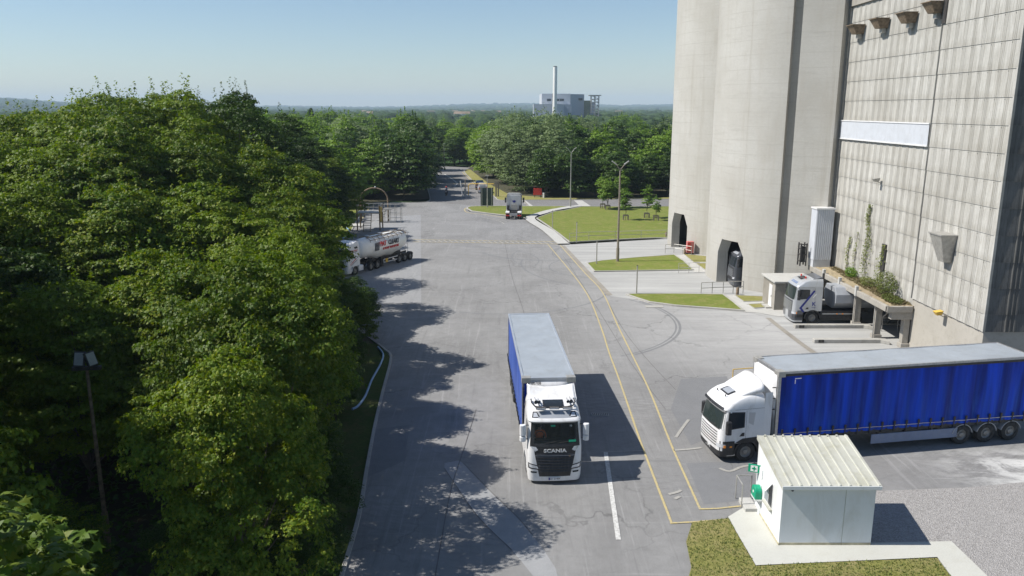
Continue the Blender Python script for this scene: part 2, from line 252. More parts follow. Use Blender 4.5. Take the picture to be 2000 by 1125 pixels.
# ---------------- mesh helpers ----------------
def tag(o,label=None,cat=None,group=None,kind=None):
    if label: o['label']=label
    if cat: o['category']=cat
    if group: o['group']=group
    if kind: o['kind']=kind
    return o
def empty(name,loc=(0,0,0),rz=0,label=None,cat=None,group=None,scale=1):
    o=bpy.data.objects.new(name,None); COL.objects.link(o); o.location=loc; o.rotation_euler=(0,0,rz); o.scale=(scale,)*3; o.empty_display_size=.3
    return tag(o,label,cat,group)
def link(name,me,m=None,parent=None):
    o=bpy.data.objects.new(name,me); COL.objects.link(o)
    if m is not None and not me.materials: me.materials.append(MT[m] if isinstance(m,str) else m)
    if parent: o.parent=parent
    return o
def copy_tree(o,parent=None):
    c=o.copy(); COL.objects.link(c)
    if parent: c.parent=parent
    for ch in o.children: copy_tree(ch,c)
    return c
class MB:
    def __init__(s): s.v=[]; s.f=[]
    def add(s,vs,fs):
        n=len(s.v); s.v+= [tuple(p) for p in vs]; s.f+= [tuple(i+n for i in f) for f in fs]; return s
    def box(s,x0,x1,y0,y1,z0,z1):
        return s.add([(x,y,z) for z in (z0,z1) for x,y in ((x0,y0),(x1,y0),(x1,y1),(x0,y1))],[(3,2,1,0),(4,5,6,7),(0,1,5,4),(1,2,6,5),(2,3,7,6),(3,0,4,7)])
    def prism(s,pts,z0,z1,axis='z'):
        n=len(pts); a=sum(pts[i][0]*pts[(i+1)%n][1]-pts[(i+1)%n][0]*pts[i][1] for i in range(n))
        if a<0: pts=pts[::-1]
        P=[(p[0],p[1],z) for z in (z0,z1) for p in pts]
        if axis=='y': P=[(x,z,y) for x,y,z in P]
        if axis=='x': P=[(z,x,y) for x,y,z in P]
        fs=[tuple(range(n))[::-1],tuple(range(n,2*n))]+[(i,(i+1)%n,n+(i+1)%n,n+i) for i in range(n)]
        if axis=='y': fs=[f[::-1] for f in fs]
        return s.add(P,fs)
    def tube(s,pts,r,n=8,cap=True,r1=None):
        pts=[Vector(p) for p in pts]; m=len(pts); rings=[]
        for i,p in enumerate(pts):
            d=(pts[min(i+1,m-1)]-pts[max(i-1,0)]).normalized(); q=d.to_track_quat('Z','Y'); rr=r if r1 is None else r+(r1-r)*i/(m-1)
            rings.append([tuple(p+q@Vector((math.cos(2*PI*k/n)*rr,math.sin(2*PI*k/n)*rr,0))) for k in range(n)])
        vs=[v for g in rings for v in g]; fs=[(i*n+k,i*n+(k+1)%n,(i+1)*n+(k+1)%n,(i+1)*n+k) for i in range(m-1) for k in range(n)]
        if cap: fs+=[tuple(range(n))[::-1],tuple(range((m-1)*n,m*n))]
        return s.add(vs,fs)
    def lathe(s,prof,o=(0,0,0),n=24,axis='z'):   # prof: (r,h)
        m=len(prof); vs=[]
        for r,h in prof:
            for k in range(n):
                a=2*PI*k/n; p=(r*math.cos(a),r*math.sin(a),h)
                if axis=='y': p=(p[0],-p[2],p[1])
                if axis=='x': p=(p[2],p[0],p[1])
                vs.append((p[0]+o[0],p[1]+o[1],p[2]+o[2]))
        fs=[(i*n+k,i*n+(k+1)%n,(i+1)*n+(k+1)%n,(i+1)*n+k) for i in range(m-1) for k in range(n)]
        return s.add(vs,fs)
    def grid(s,fn,nu,nv,flip=False):
        vs=[fn(i/nu,j/nv) for j in range(nv+1) for i in range(nu+1)]; w=nu+1
        fs=[(j*w+i,j*w+i+1,(j+1)*w+i+1,(j+1)*w+i) for j in range(nv) for i in range(nu)]
        if flip: fs=[f[::-1] for f in fs]
        return s.add(vs,fs)
    def sphere(s,c,r,n=12,sz=1):
        return s.lathe([(max(1e-3,r*math.sin(PI*i/n)),-r*sz*math.cos(PI*i/n)) for i in range(n+1)],c,n*2)
    def mesh(s,name,smooth=None):
        me=bpy.data.meshes.new(name); me.from_pydata(s.v,[],s.f); me.validate(); me.update()
        if smooth is not None:
            me.polygons.foreach_set('use_smooth',[True]*len(me.polygons)); me.set_sharp_from_angle(angle=R(smooth))
        return me
    def build(s,name,m,parent=None,smooth=None,bevel=0,seg=2):
        o=link(name,s.mesh(name,smooth),m,parent)
        if bevel:
            b=o.modifiers.new('bevel','BEVEL'); b.width=bevel; b.segments=seg; b.limit_method='ANGLE'; b.angle_limit=R(35); b.harden_normals=False
        return o
def text(name,body,size,m,parent,loc,rot,ext=.006,offset=0,sx=1,label=None,align='CENTER',shear=0):
    cu=bpy.data.curves.new(name,'FONT'); cu.body=body; cu.size=size; cu.extrude=ext; cu.offset=offset; cu.align_x=align; cu.align_y='CENTER'; cu.shear=shear; cu.resolution_u=3
    t=bpy.data.objects.new(name+'_tmp',cu); COL.objects.link(t); bpy.context.view_layer.update()
    me=bpy.data.meshes.new_from_object(t.evaluated_get(bpy.context.evaluated_depsgraph_get())); bpy.data.objects.remove(t)
    me.materials.clear(); me.name=name
    o=link(name,me,m,parent); o.location=loc; o.rotation_euler=rot; o.scale=(sx,1,1)
    return o
def flat(name,pts,z,m,kind='structure',label=None,cat=None,parent=None):
    tr=tessellate_polygon([[Vector((p[0],p[1],0)) for p in pts]])
    mb=MB(); fs=[]
    for a,b,c in tr:
        A,B,C=pts[a],pts[b],pts[c]
        fs.append((a,b,c) if (B[0]-A[0])*(C[1]-A[1])-(B[1]-A[1])*(C[0]-A[0])>0 else (a,c,b))
    mb.add([(p[0],p[1],z) for p in pts],fs)
    return tag(mb.build(name,m,parent),label,cat,None,kind)
def GP(*px,z=0): return [G(x,y,z) for x,y in px]
def smooth_pts(pts,n=4,closed=False):
    P=[Vector((p[0],p[1])) for p in pts]; out=[]; m=len(P)
    for i in range(m if closed else m-1):
        a,b,c,d=(P[(i-1)%m],P[i],P[(i+1)%m],P[(i+2)%m]) if closed else (P[max(i-1,0)],P[i],P[i+1],P[min(i+2,m-1)])
        for k in range(n):
            t=k/n; out.append(tuple(.5*((2*b)+(c-a)*t+(2*a-5*b+4*c-d)*t*t+(3*b-a-3*c+d)*t**3)))
    if not closed: out.append(tuple(P[-1]))
    return out
def ribbon(name,pts,w,z,m,kind='structure',label=None,cat=None,h=0,parent=None):
    mb=MB(); L=[];Rr=[]
    for i,p in enumerate(pts):
        a=Vector(pts[max(i-1,0)]);b=Vector(pts[min(i+1,len(pts)-1)]); d=(b-a).normalized(); n=Vector((-d.y,d.x))*w/2
        L.append((p[0]+n.x,p[1]+n.y)); Rr.append((p[0]-n.x,p[1]-n.y))
    N=len(pts)
    if h==0:
        mb.add([(x,y,z) for x,y in L]+[(x,y,z) for x,y in Rr],[(N+i,N+i+1,i+1,i) for i in range(N-1)])
    else:
        mb.add([(x,y,z) for x,y in L]+[(x,y,z) for x,y in Rr]+[(x,y,z+h) for x,y in L]+[(x,y,z+h) for x,y in Rr],
          [q for i in range(N-1) for q in ((3*N+i,3*N+i+1,2*N+i+1,2*N+i),(i+1,i,2*N+i,2*N+i+1),(N+i,N+i+1,3*N+i+1,3*N+i))]+[(0,N,3*N,2*N),(2*N-1,N-1,3*N-1,4*N-1)])
    return tag(mb.build(name,m,parent),label,cat,None,kind)
# ---------------- ground ----------------
def hills_h(x,y):
    d=math.hypot(x,y); 
    if d<3000: return 0
    a=math.atan2(x,y); k=min(1,(d-3000)/4500)
    h=k*(26+14*math.sin(a*9+1)+9*math.sin(a*23+2.)+d*.002)
    l=math.exp(-((a+.62)/.13)**2)*min(1,(d-2500)/1800)*(1 if d<6500 else .6)*42
    return h+max(0,l)
mb=MB()
rings=[0,6,15,30,60,100,160,240,340,500,750,1100,1600,2300,3000,3600,4200,5000,5800,6600,7400,8200,9000]; NA=144
vs=[(0,0,-.25)]
for r in rings[1:]:
    for k in range(NA):
        a=2*PI*k/NA; x,y=r*math.sin(a),r*math.cos(a); vs.append((x,y,-.25+hills_h(x,y)))
fs=[(0,1+(k+1)%NA,1+k) for k in range(NA)]
for i in range(len(rings)-2):
    for k in range(NA):
        a=1+i*NA+k; b=1+i*NA+(k+1)%NA; fs.append((a,b,b+NA,a+NA))
mb.add(vs,fs); tag(mb.build('terrain','land',None,60),kind='structure')
fl=flat('woodland_ground',[(-120,2),(-5.6,2),(-6.3,27),(-8.6,52),(-11,58),(-24,79),(-22.2,106),(-26,138),(-26,146),(-15,151),(-22,216),(-24,260),(-120,260)],-.06,'floor')
fl2=flat('woodland_ground',[(-13,230),(-8,182),(-2.2,150),(75,150),(110,260),(-12,260)],-.06,'floor')
# yard, one asphalt sheet
yard=[(-5.6,2),(60,2),(60,105)]+[(21,104),(19,102.8),(7.4,98.8),(1.8,122.5)]+GP((917,413),(911,408),(920,403),(1022,402))+[(60,141),(60,152),(20,149.4)]+GP((1100,390),(976,391),(965,384),(931,360),(907,336),(912,331))+[(-12,232),(-20,238),(-24,236)]+GP((845,336),(835,362),(840,389),(829,395),(733,396.5),(715,405),(698,430),(681,461))+[(-23.5,92),(-24,82),(-19,72),(-13.5,62)]+GP((738,672),(752,684),(763.6,700),(748,765),(733,829),(716,920),(700.7,1010),(668,1125))
flat('yard',yard,0,'yard')
flat('road',[(-3.4,137.5),(60,141),(60,152),(20,149.4)]+GP((1100,390),(976,391),(965,384),(931,360),(907,336),(912,331))+[(-12,232),(-20,238),(-24,236)]+GP((845,336),(835,362),(840,389))+[(-15.5,146)],.008,'road')
flat('pale_rectangle',GP((642,540),(735,592),(823,592.5),(822,420),(755,418),(681,461))[0:0]+[G(823,592.5),G(822,420),G(742,424),G(690,462),(-23.3,92),(-23.8,82),(-18.8,72),(-13.9,63),G(748,592.5)],.010,'slab')  # brighter rectangle put into the ground colour, not a real slab
# concrete loading bays
bay=[G(1099,479),(21,103),(40,103),(40,44),G(1600,690),G(1500,620),G(1470,612),G(1193,579)]
flat('loading_bay_paving',bay,.012,'bay')
flat('dusty_apron',[(10.5,69.8),(19.0,64.3),(22,59.5),(24.2,52),(25.5,47),(22,45.5),(17.5,51),(13,60)],.008,'bay') if False else None
ribbon('drain_channel',[G(1099,480),G(1130,513),G(1160,545),G(1191,577)],.55,.018,'conc_dark')
ribbon('drain_channel',[G(1500,621),G(1530,645),G(1560,668),G(1592,691)],.42,.018,'conc_dark')
flat('gravel',GP((1700,960),(1892,952),(2000,942))+[(22,29),(30,26),(30,14),(17.5,14),(17.2,26)]+GP((1858,1061),(1700,1063)),.010,'gravel')
# asphalt repairs
flat('asphalt_patch',smooth_pts(GP((868,915),(885,902),(905,905),(960,962),(1010,1010),(1085,1110),(1075,1160),(1000,1075),(930,1005)),3,True),.0045,'lightpatch')
for q in ([(720,840),(800,830),(790,900),(712,935)],[(1330,740),(1420,735),(1440,830),(1350,870),(1310,800)],[(1340,905),(1472,900),(1475,975),(1375,985)]):
    flat('asphalt_patch',GP(*q),.004,'patch')
for q in ([(868,915),(930,1005),(1000,1075)],[(905,905),(960,962),(1010,1010),(1040,1045)],[(985,470),(1000,540),(1020,600),(1040,680)],[(1100,500),(1140,560),(1190,640),(1240,720),(1300,800)],[(930,800),(905,880),(880,960),(850,1125)],[(1172,560),(1215,640),(1262,700),(1320,762)],[(1060,780),(1062,830),(1070,880),(1120,930)]):
    ribbon('asphalt_seam',smooth_pts(GP(*q),5),.035,.016,'seam')
ra=random.Random(4)
for cx,cy,rad,a0,a1 in ((14,92,9,150,260),(14,92,9.25,150,255),(12,90,12,160,235),(16,86,15,170,225),(4,96,8,200,330),(4,96,8.3,205,325),(10,84,6,120,280),(2,62,11,-60,40),(2,62,11.3,-55,35),(-1,74,10,250,350),(-6,88,9,-20,70),(0,110,14,240,300)):
    P=[(cx+rad*math.cos(R(a0+(a1-a0)*k/24)),cy+rad*math.sin(R(a0+(a1-a0)*k/24))) for k in range(25)]
    ribbon('tyre_mark',P,ra.uniform(.12,.22),.0015+ra.uniform(0,.002),'patch')
# islands with kerbs
def inset(pts,d):
    n=len(pts); a=sum(pts[i][0]*pts[(i+1)%n][1]-pts[(i+1)%n][0]*pts[i][1] for i in range(n)); sg=1 if a>0 else -1; out=[]
    for i in range(n):
        p0,p,p1=Vector(pts[i-1]),Vector(pts[i]),Vector(pts[(i+1)%n]); u=(p-p0).normalized(); v=(p1-p).normalized()
        n1=Vector((-u.y,u.x))*sg; n2=Vector((-v.y,v.x))*sg; b=(n1+n2)
        if b.length<1e-3: b=n1
        b.normalize(); k=d/max(.4,b.dot(n1)); out.append((p.x+b.x*k,p.y+b.y*k))
    return out
def island(pts,h,kw,label_mat='grass',kerbmat='kerb',name='lawn'):
    mb=MB(); inn=inset(pts,kw); n=len(pts)
    a=sum(pts[i][0]*pts[(i+1)%n][1]-pts[(i+1)%n][0]*pts[i][1] for i in range(n))
    vs=[(x,y,0) for x,y in pts]+[(x,y,h) for x,y in pts]+[(x,y,h) for x,y in inn]+[(x,y,h-.05) for x,y in inn]
    fs=[]
    for i in range(n):
        j=(i+1)%n
        for k in range(3):
            q=(k*n+i,k*n+j,(k+1)*n+j,(k+1)*n+i); fs.append(q if a>0 else q[::-1])
    mb.add(vs,fs); tag(mb.build('kerb',kerbmat,None,None,.02),kind='structure')
    flat(name,inn,h-.03,label_mat)
lawn_pts=[G(1047,427),G(1068,441),G(1090,457),G(1112,474.5),G(1199,469.5),G(1277,466),(24,103.5),(60,107),(60,139.2),(21,137.6),G(1137,404),G(1100,412),G(1082,414),G(1060,422)]
island(lawn_pts,.14,.18)
island(smooth_pts([G(911,408),G(918,404),G(960,403),G(987,403)],2)+[G(1040,403.5),G(1115,403.5),G(1095,407),G(1071,412),G(1037,425.5),G(1028,427),G(987,421.5),G(950,417),G(920,413)],.13,.25)
isl2=[G(1145,515),G(1160,531.5),G(1262,530),G(1355.5,528.5),G(1338,512),G(1318,498.5),G(1240,504),G(1175,510)]
island(isl2,.13,.16)
isl3=[G(1222,577),G(1242,584),G(1267,592),G(1320,599),G(1390,604),G(1455,609),G(1435,592),G(1414,576.5),G(1320,575),G(1228,575.5)]
island(isl3,.15,.2)
for q in ([(1333,496),(1390,502),(1390,513),(1354,513)],[(1358,515),(1390,514.5),(1390,531),(1381,531)],[(1433,577),(1500,580),(1502,589),(1452,590)],[(1459,595),(1498,593),(1497,601),(1472,603)]):
    island(GP(*q),.08,.08,'grass2')
# paths
ribbon('path',smooth_pts(GP((1100,478),(1070,452),(1035,428),(1060,417),(1085,410.5),(1135,402.5)),5),1.5,.15,'path')
flat('path_crossing',GP((1121,391.5),(1137,391.5),(1155,403.5),(1134,404)),.020,'path')
flat('path_crossing',GP((1018,391.5),(1026,391.5),(1042,403),(1031,403)),.020,'path')
flat('drain_grate_strip',GP((1022,391.5),(1024.5,391.5),(1034,403),(1029,403)),.024,'conc_dark')
ribbon('path',GP((1326,498),(1345,512),(1368,532)),1.3,.030,'path')
ribbon('path',GP((1423,577),(1445,594),(1470,610)),1.3,.030,'path')
ribbon('path',GP((1354,514),(1390,513.7)),.8,.026,'path')
ribbon('path',GP((1450,592.5),(1500,590.5)),.8,.026,'path')
flat('path',GP((1460,610),(1505,601),(1560,603),(1545,618),(1520,619),(1485,612)),.034,'path')
# kerbs along the yard and the road
def kerbline(*px,w=.16,h=.11,z=-.02,m='kerb'): return ribbon('kerb',smooth_pts(GP(*px),5),w,z,m,h=h)
kerbline((738,672),(752,684),(763.6,700),(748,765),(733,829),(716,920),(700.7,1010),(668,1125),(640,1240))
kerbline((681,461),(698,430),(715,405),(733,396.5),(780,396),(829,395),(840,389),(835,362),(843,338))
kerbline((912,331),(907,336),(931,360),(965,384),(976,391),(1022,391),(1100,390.6))
ribbon('kerb',[G(1100,390.6),(20,149.3),(60,151.9)],.2,-.02,'kerb',h=.11)
# verges
flat('verge_grass',GP((907,336),(931,360),(965,384),(976,391),(1100,390.2))+[(20,149.6),(60,152.2),(60,154.6),(24,152.5),(8,152),(-0.5,158),(-5.3,182),(-9.5,210),(-11.5,224)]+[G(912,331)],.02,'grass2')
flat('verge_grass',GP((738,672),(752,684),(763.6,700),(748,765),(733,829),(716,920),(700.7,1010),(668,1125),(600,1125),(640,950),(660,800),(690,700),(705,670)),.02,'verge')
flat('verge_grass',GP((681,461),(698,430),(715,405),(733,396.5),(690,391),(650,400),(640,450)),.02,'grass')
flat('verge_grass',GP((651,485),(690,476),(668,459),(640,455)),.024,'grass')
# markings
Yl=.022
for nm,q in (('a',[(1068,475),(1114,530),(1148,577),(1174,640),(1190,690),(1208,738),(1230,802),(1252,866),(1282,945),(1312,1023)]),('b',[(1094,479),(1142,533),(1176,570),(1206,635),(1228,680),(1268,762),(1308,862),(1338,930),(1368,996)])):
    ribbon('yellow_line',smooth_pts(GP(*q),4),.105,Yl,'yellowline')
ribbon('yellow_line',GP((1309,1022.5),(1360,1020),(1420,1015)),.105,Yl+.004,'yellowline')
ribbon('yellow_line',GP((1366,995),(1400,994),(1458,988)),.105,Yl+.004,'yellowline')
ribbon('yellow_line',GP((806,468),(950,470.5),(1092,472)),.22,Yl,'yellowline'); ribbon('yellow_line',GP((806,472.5),(950,474.5),(1094,477)),.22,Yl,'yellowline')
mb=MB()
for i in range(26):
    x=812+i*10.8; a=G(x,468.3+i*.15); b=G(x+9,473+i*.15); d=(Vector(b)-Vector(a)).normalized(); n=Vector((-d.y,d.x))*.09
    mb.add([(a[0]+n.x,a[1]+n.y,Yl+.003),(a[0]-n.x,a[1]-n.y,Yl+.003),(b[0]-n.x,b[1]-n.y,Yl+.003),(b[0]+n.x,b[1]+n.y,Yl+.003)],[(0,1,2,3)])
tag(mb.build('hatched_marking','paleline'),kind='structure')
ribbon('white_line',GP((1183,884),(1194,960),(1208,1055)),.20,Yl,'whiteline')
ribbon('white_line',GP((1174,883),(1256,881)),.08,Yl,'paleline')
ribbon('white_line',GP((868,340),(878,346),(894,358),(888,364)),.3,Yl,'whiteline')
ribbon('yellow_line',GP((880,358.5),(928,358.5)),.3,Yl,'yellowline')
ribbon('yellow_line',GP((903,336),(928,361),(934,366)),.22,Yl,'yellowline')
ribbon('yellow_line',smooth_pts(GP((930,402),(909,407),(913,415),(950,420),(987,425)),4),.18,Yl,'yellowline')
ribbon('yellow_line',smooth_pts(GP((700,440),(718,410),(735,399)),4),.25,Yl,'yellowline')
ribbon('yellow_line',GP((1035,431),(1062,450),(1090,472)),.14,Yl,'yellowline')
for q in ([(1405,915),(1425,921),(1450,912),(1480,908)],[(1306,966),(1322,962),(1330,958)],[(1318,975),(1328,970)],[(1316,880),(1345,878),(1370,875)],[(1320,855),(1330,840),(1345,820)],[(940,424),(975,432),(985,438)],[(960,426),(990,433)]):
    ribbon('faded_paint_mark',smooth_pts(GP(*q),4),.16,Yl,'paleline')
# pad and lawns by the hut
flat('hut_pad',GP((1422,1012),(1458,990),(1484,985),(1500,1000),(1700,1063),(1858,1060),(1925,1125),(1960,1165),(1890,1165),(1855,1125),(1830,1091),(1476,1107),(1440,1045)),.07,'pad')
mb=MB(); 
lp=GP((1422,1014),(1440,1046),(1476,1107.5),(1600,1101),(1830,1092),(1856,1127),(1885,1165))+[(15.5,20),(6,20)]+GP((1335,1165),(1350,1110),(1340,1060),(1352,1022))
flat('lawn',lp,.05,'grass2')
# tufts on the near lawn, uncountable
rng=np.random.default_rng(3)
def inpoly(x,y,P):
    c=False; n=len(P)
    for i in range(n):
        x1,y1=P[i]; x2,y2=P[i-1]
        if (y1>y)!=(y2>y) and x<(x2-x1)*(y-y1)/(y2-y1)+x1: c=not c
    return c
def tufts(name,P,N,hmin,hmax,z,m):
    xs=[p[0] for p in P]; ys=[p[1] for p in P]; V=[];F=[]; r=random.Random(5); c=0
    while c<N:
        x=r.uniform(min(xs),max(xs)); y=r.uniform(min(ys),max(ys))
        if not inpoly(x,y,P): continue
        c+=1; a=r.uniform(0,6.28); h=r.uniform(hmin,hmax); w=h*.35; l=h*.5; b=len(V)
        V+= [(x-math.cos(a)*w,y-math.sin(a)*w,z),(x+math.cos(a)*w,y+math.sin(a)*w,z),(x+math.sin(a)*l,y-math.cos(a)*l,z+h)]; F.append((b,b+1,b+2))
    mb=MB(); mb.add(V,F); return tag(mb.build(name,m),kind='stuff')
tufts('grass_tufts',lp,16000,.03,.09,.045,'weed')
# ---------------- silos ----------------
def cutter_obj(mb):
    me=mb.mesh('cut'); o=bpy.data.objects.new('cut',me); COL.objects.link(o); return o
def silo(c,rad,label,open_y,width,slot=None,facet=None):
    root=empty('silo',(c[0],c[1],0),0,label,'silo','concrete cement silos')
    mb=MB(); H=44; n=120; th=.95; prof=[(rad,-.2),(rad,.02),(rad,H),(rad-th,H),(rad-th,-.2)]
    m=len(prof); vs=[(r*math.cos(2*PI*k/n),r*math.sin(2*PI*k/n),h) for r,h in prof for k in range(n)]
    if facet:
        (ax,ay),(bx,by)=facet; ax-=c[0];ay-=c[1];bx-=c[0];by-=c[1]; a0,a1=math.atan2(ay,ax),math.atan2(by,bx)
        for i,(x,y,h) in enumerate(vs):
            a=math.atan2(y,x)
            if i<3*n and a0<a<a1:
                dx,dy=math.cos(a),math.sin(a); k=(ax*(by-ay)-ay*(bx-ax))/(dx*(by-ay)-dy*(bx-ax)); vs[i]=(dx*k,dy*k,h)
    fs=[(i*n+k,i*n+(k+1)%n,((i+1)%m)*n+(k+1)%n,((i+1)%m)*n+k) for i in range(m) for k in range(n)]
    mb.add(vs,fs); sh=mb.build('silo_shaft','silo',root,40)
    y0=open_y-c[1]; w=width/2
    cu=MB().prism([(y0-w,-.5),(y0+w,-.5),(y0+w,3.0),(y0+w-.6,4.35),(y0-w+.6,4.35),(y0-w,3.0)],-rad-3,rad+3,'x')
    cuts=[cutter_obj(cu)]
    if slot:
        a,ww,dp=slot
        q=MB().box(rad-dp,rad+1.5,-ww/2,ww/2,-1,H+1); o=cutter_obj(q); o.rotation_euler=(0,0,a); cuts.append(o)
    for o in cuts:
        o.location=(c[0],c[1],0); bm=sh.modifiers.new('b','BOOLEAN'); bm.object=o; bm.operation='DIFFERENCE'; bm.solver='EXACT'
    bpy.context.view_layer.update()
    me=bpy.data.meshes.new_from_object(sh.evaluated_get(bpy.context.evaluated_depsgraph_get())); sh.modifiers.clear(); sh.data=me
    me.polygons.foreach_set('use_smooth',[True]*len(me.polygons)); me.set_sharp_from_angle(angle=R(30))
    for o in cuts: bpy.data.objects.remove(o)
    # hopper floor above the truck lane, closes the interior
    MB().lathe([(rad-th-.01,8.5),(rad-th-.01,6.3),(0.01,6.0)],n=48).build('hopper_floor','conc_dark',root)
    MB().lathe([(rad+.02,H-.01),(0.01,H+.6)],n=48).build('roof','conc_dark',root)
    return root
C2=(29.0,78.9); R2=9.2; C1=(28.9,98.0); R1=9.4  # wide radii and the facet flatten the walls to keep them sunlit
s2=silo(C2,R2,'tall pale concrete silo nearest the ribbed building, with a dark vertical slot',75.0,3.25,(R(-120.93),.80,.78),((24.75,70.72),(27.9,69.0)))
s1=silo(C1,R1,'tall pale concrete silo farther away, beside the large lawn',95.1,3.4)
# weighbridge steps and slabs inside the far silo
for i,(z,d) in enumerate(((.35,0),(.8,1.4))): 
    o=MB().box(21.6+d,22.8+d,93.4,97.2,0,z).build('concrete_step','path',None,None,.02); tag(o,('low' if i==0 else 'upper')+' pale step inside the doorway of the far silo','step')
# ---------------- clad building ----------------
def clad_wall(name,parent,length,z0,z1,org,dirv,nrm,period,ribs,seed,rowph=0.0,m='clad'):
    """ribbed sheet rows lapping like tiles; profile along dirv, relief along nrm"""
    prof=[]; L=0; rnd=random.Random(seed)
    while L<length:
        p=period
        fl=p*(1-ribs)
        pts=[(0,0),(fl,0)]; rw=p*ribs/3
        for k in range(3):
            b=fl+k*rw; pts+= [(b+rw*.15,.0),(b+rw*.35,.04),(b+rw*.70,.04),(b+rw*.9,0)]
        prof+=[(min(L+a,length),h) for a,h in pts if L+a<=length+.001]; L+=p
    prof.append((length,0)); n=len(prof); mb=MB(); pitch=1.57
    k0=int(math.floor((z0-rowph)/pitch)); k1=int(math.ceil((z1-rowph)/pitch))
    for k in range(k0,k1):
        a=max(z0,k*pitch+rowph-.03); b=min(z1,(k+1)*pitch+rowph)
        if b-a<.1: continue
        vs=[]
        for z,o in ((a,.0),(a,.045),(b,.008)):
            for s,h in prof:
                q=o+(h if o>0 else h*.2)
                vs.append((org[0]+dirv[0]*s+nrm[0]*q,org[1]+dirv[1]*s+nrm[1]*q,z))
        mb.add(vs,[(j*n+i,j*n+i+1,(j+1)*n+i+1,(j+1)*n+i) for j in range(2) for i in range(n-1)])
        # bolt heads at the laps
        for i in range(0,int(length/period)+1):
            for ds in (-.12,.12):
                s=i*period+ds-period*ribs/2
                if 0<s<length:
                    x=org[0]+dirv[0]*s+nrm[0]*.055; y=org[1]+dirv[1]*s+nrm[1]*.055
                    mb.box(x-.016,x+.016,y-.016,y+.016,b-.16,b-.12)
    return mb.build(name,m,parent)
BX=28.12; BY0=45.8; BY1=54.4; AX=28.25; AY1=69.62; PL=3.62; ATOP=25.1
bl=empty('mill_building',(BX,BY0,0),0,'huge grey ribbed-sheet industrial building with stained walls and a pale block base','building')
def bput(o): o.location=(-BX,-BY0,0); return o
# block base
mb=MB(); mb.box(BX+.05,70,BY0+.05,BY1,-.2,PL); bput(mb.build('block_base','plinth',bl))
mb=MB(); mb.box(BX+.25,70,BY0+.25,BY1-.1,PL,36); bput(mb.build('inner_wall','conc_dark',bl))
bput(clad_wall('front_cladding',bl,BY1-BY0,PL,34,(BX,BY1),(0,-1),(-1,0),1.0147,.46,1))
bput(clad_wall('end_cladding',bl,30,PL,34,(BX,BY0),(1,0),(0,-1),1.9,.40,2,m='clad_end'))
bput(clad_wall('return_cladding',bl,.25,PL,34,(AX,BY1),(-1,0),(0,1),.8,.4,4))
mb=MB(); mb.box(BX-.09,BX+.06,BY0-.08,BY0+.07,PL,34); bput(mb.build('corner_trim','clad',bl))
mb=MB(); mb.box(AX+.25,70,BY1-.1,AY1-.1,3.1,ATOP-.1); bput(mb.build('inner_wall','conc_dark',bl))
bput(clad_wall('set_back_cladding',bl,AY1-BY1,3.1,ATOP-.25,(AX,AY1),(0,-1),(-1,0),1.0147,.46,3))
mb=MB(); mb.box(AX-.2,AX+.5,BY1,AY1+.05,ATOP-.25,ATOP+.35); bput(mb.build('parapet','conc',bl))
mb=MB(); mb.box(AX-.16,AX-.02,AY1-.14,AY1+.04,3.1,ATOP-.3); bput(mb.build('corner_trim','galv',bl))
mb=MB(); mb.box(AX+9,AX+9.5,BY1,AY1,0,3.1); mb.box(AX+.1,70,AY1-.1,AY1+.3,0,24.9); bput(mb.build('recess_wall','conc_dark',bl))
mb=MB(); mb.box(BX+.05,BX+10,BY1-.02,BY1+.1,0,3.1); bput(mb.build('recess_wall','conc_dark',bl))
# white corrugated strip
ya,za=WX(1643,236,AX-.2); yb,zb=WX(1806,284,AX-.2)
MT['strip']=mat('white_strip_sheet',(.50,.52,.55),.4,0,.05,2,dirt=(.36,.36,.36),dirt_amt=.4)
def corr(parent,name,y0,y1,z0,z1,x,m,period=.15,dep=.03):
    n=int((y1-y0)/period*2); mb=MB(); v=[]
    for z in (z0,z1): v+=[(x-(dep if i%2 else 0),y1+(y0-y1)*i/n,z) for i in range(n+1)]
    mb.add(v,[(i,i+1,n+2+i,n+1+i) for i in range(n)]); return mb.build(name,m,parent)
bput(corr(bl,'white_sheet_strip',54.75,AY1-.1,14.18,15.58,AX-.14,'strip'))
mb=MB(); mb.box(AX-.2,AX-.1,54.7,AY1,15.58,15.67); mb.box(AX-.2,AX-.1,54.7,AY1,14.09,14.18); bput(mb.build('strip_trim','white',bl))
# slot window at the top right of the set-back wall
mb=MB(); mb.box(BX-.10,BX+.3,BY1-.35,BY1+.15,22.0,26); bput(mb.build('dark_opening','chassis',bl))
# chutes high on the set-back wall
rel='rusty steel chute high on the ribbed wall, '
for i,(px,py,lab) in enumerate(((1676,57,'closest to silo'),(1723,45,'second from silo'),(1777,34,'third from silo'),(1831,14,'beside the dark slot'))):
    y,z=WX(px+10,py,AX)
    r=empty('wall_chute',(AX-.1,y,z),0,rel+lab,'chute','steel chutes high on the ribbed wall')
    mb=MB(); a=.62
    vs=[(-1.0,-a,.28),(0,-a,.28),(0,a,.28),(-1.0,a,.28),(-.62,-a*.7,-.38),(0,-a*.7,-.38),(0,a*.7,-.38),(-.62,a*.7,-.38)]
    mb.add(vs,[(3,2,1,0),(4,5,6,7),(0,1,5,4),(1,2,6,5),(2,3,7,6),(3,0,4,7)]); mb.build('hood','rust',r,None,.02)
    MB().box(-1.06,.0,-a-.05,a+.05,.28,.33).build('rim','rust',r)
    MB().box(-.35,-.05,-.22,.22,-.72,-.36).build('outlet','galv',r)
y,z=WX(1845,458,BX-.5)
r=empty('wall_hopper',(BX-.06,y,z),0,'grey tapered steel hopper box on the near ribbed wall','hopper')
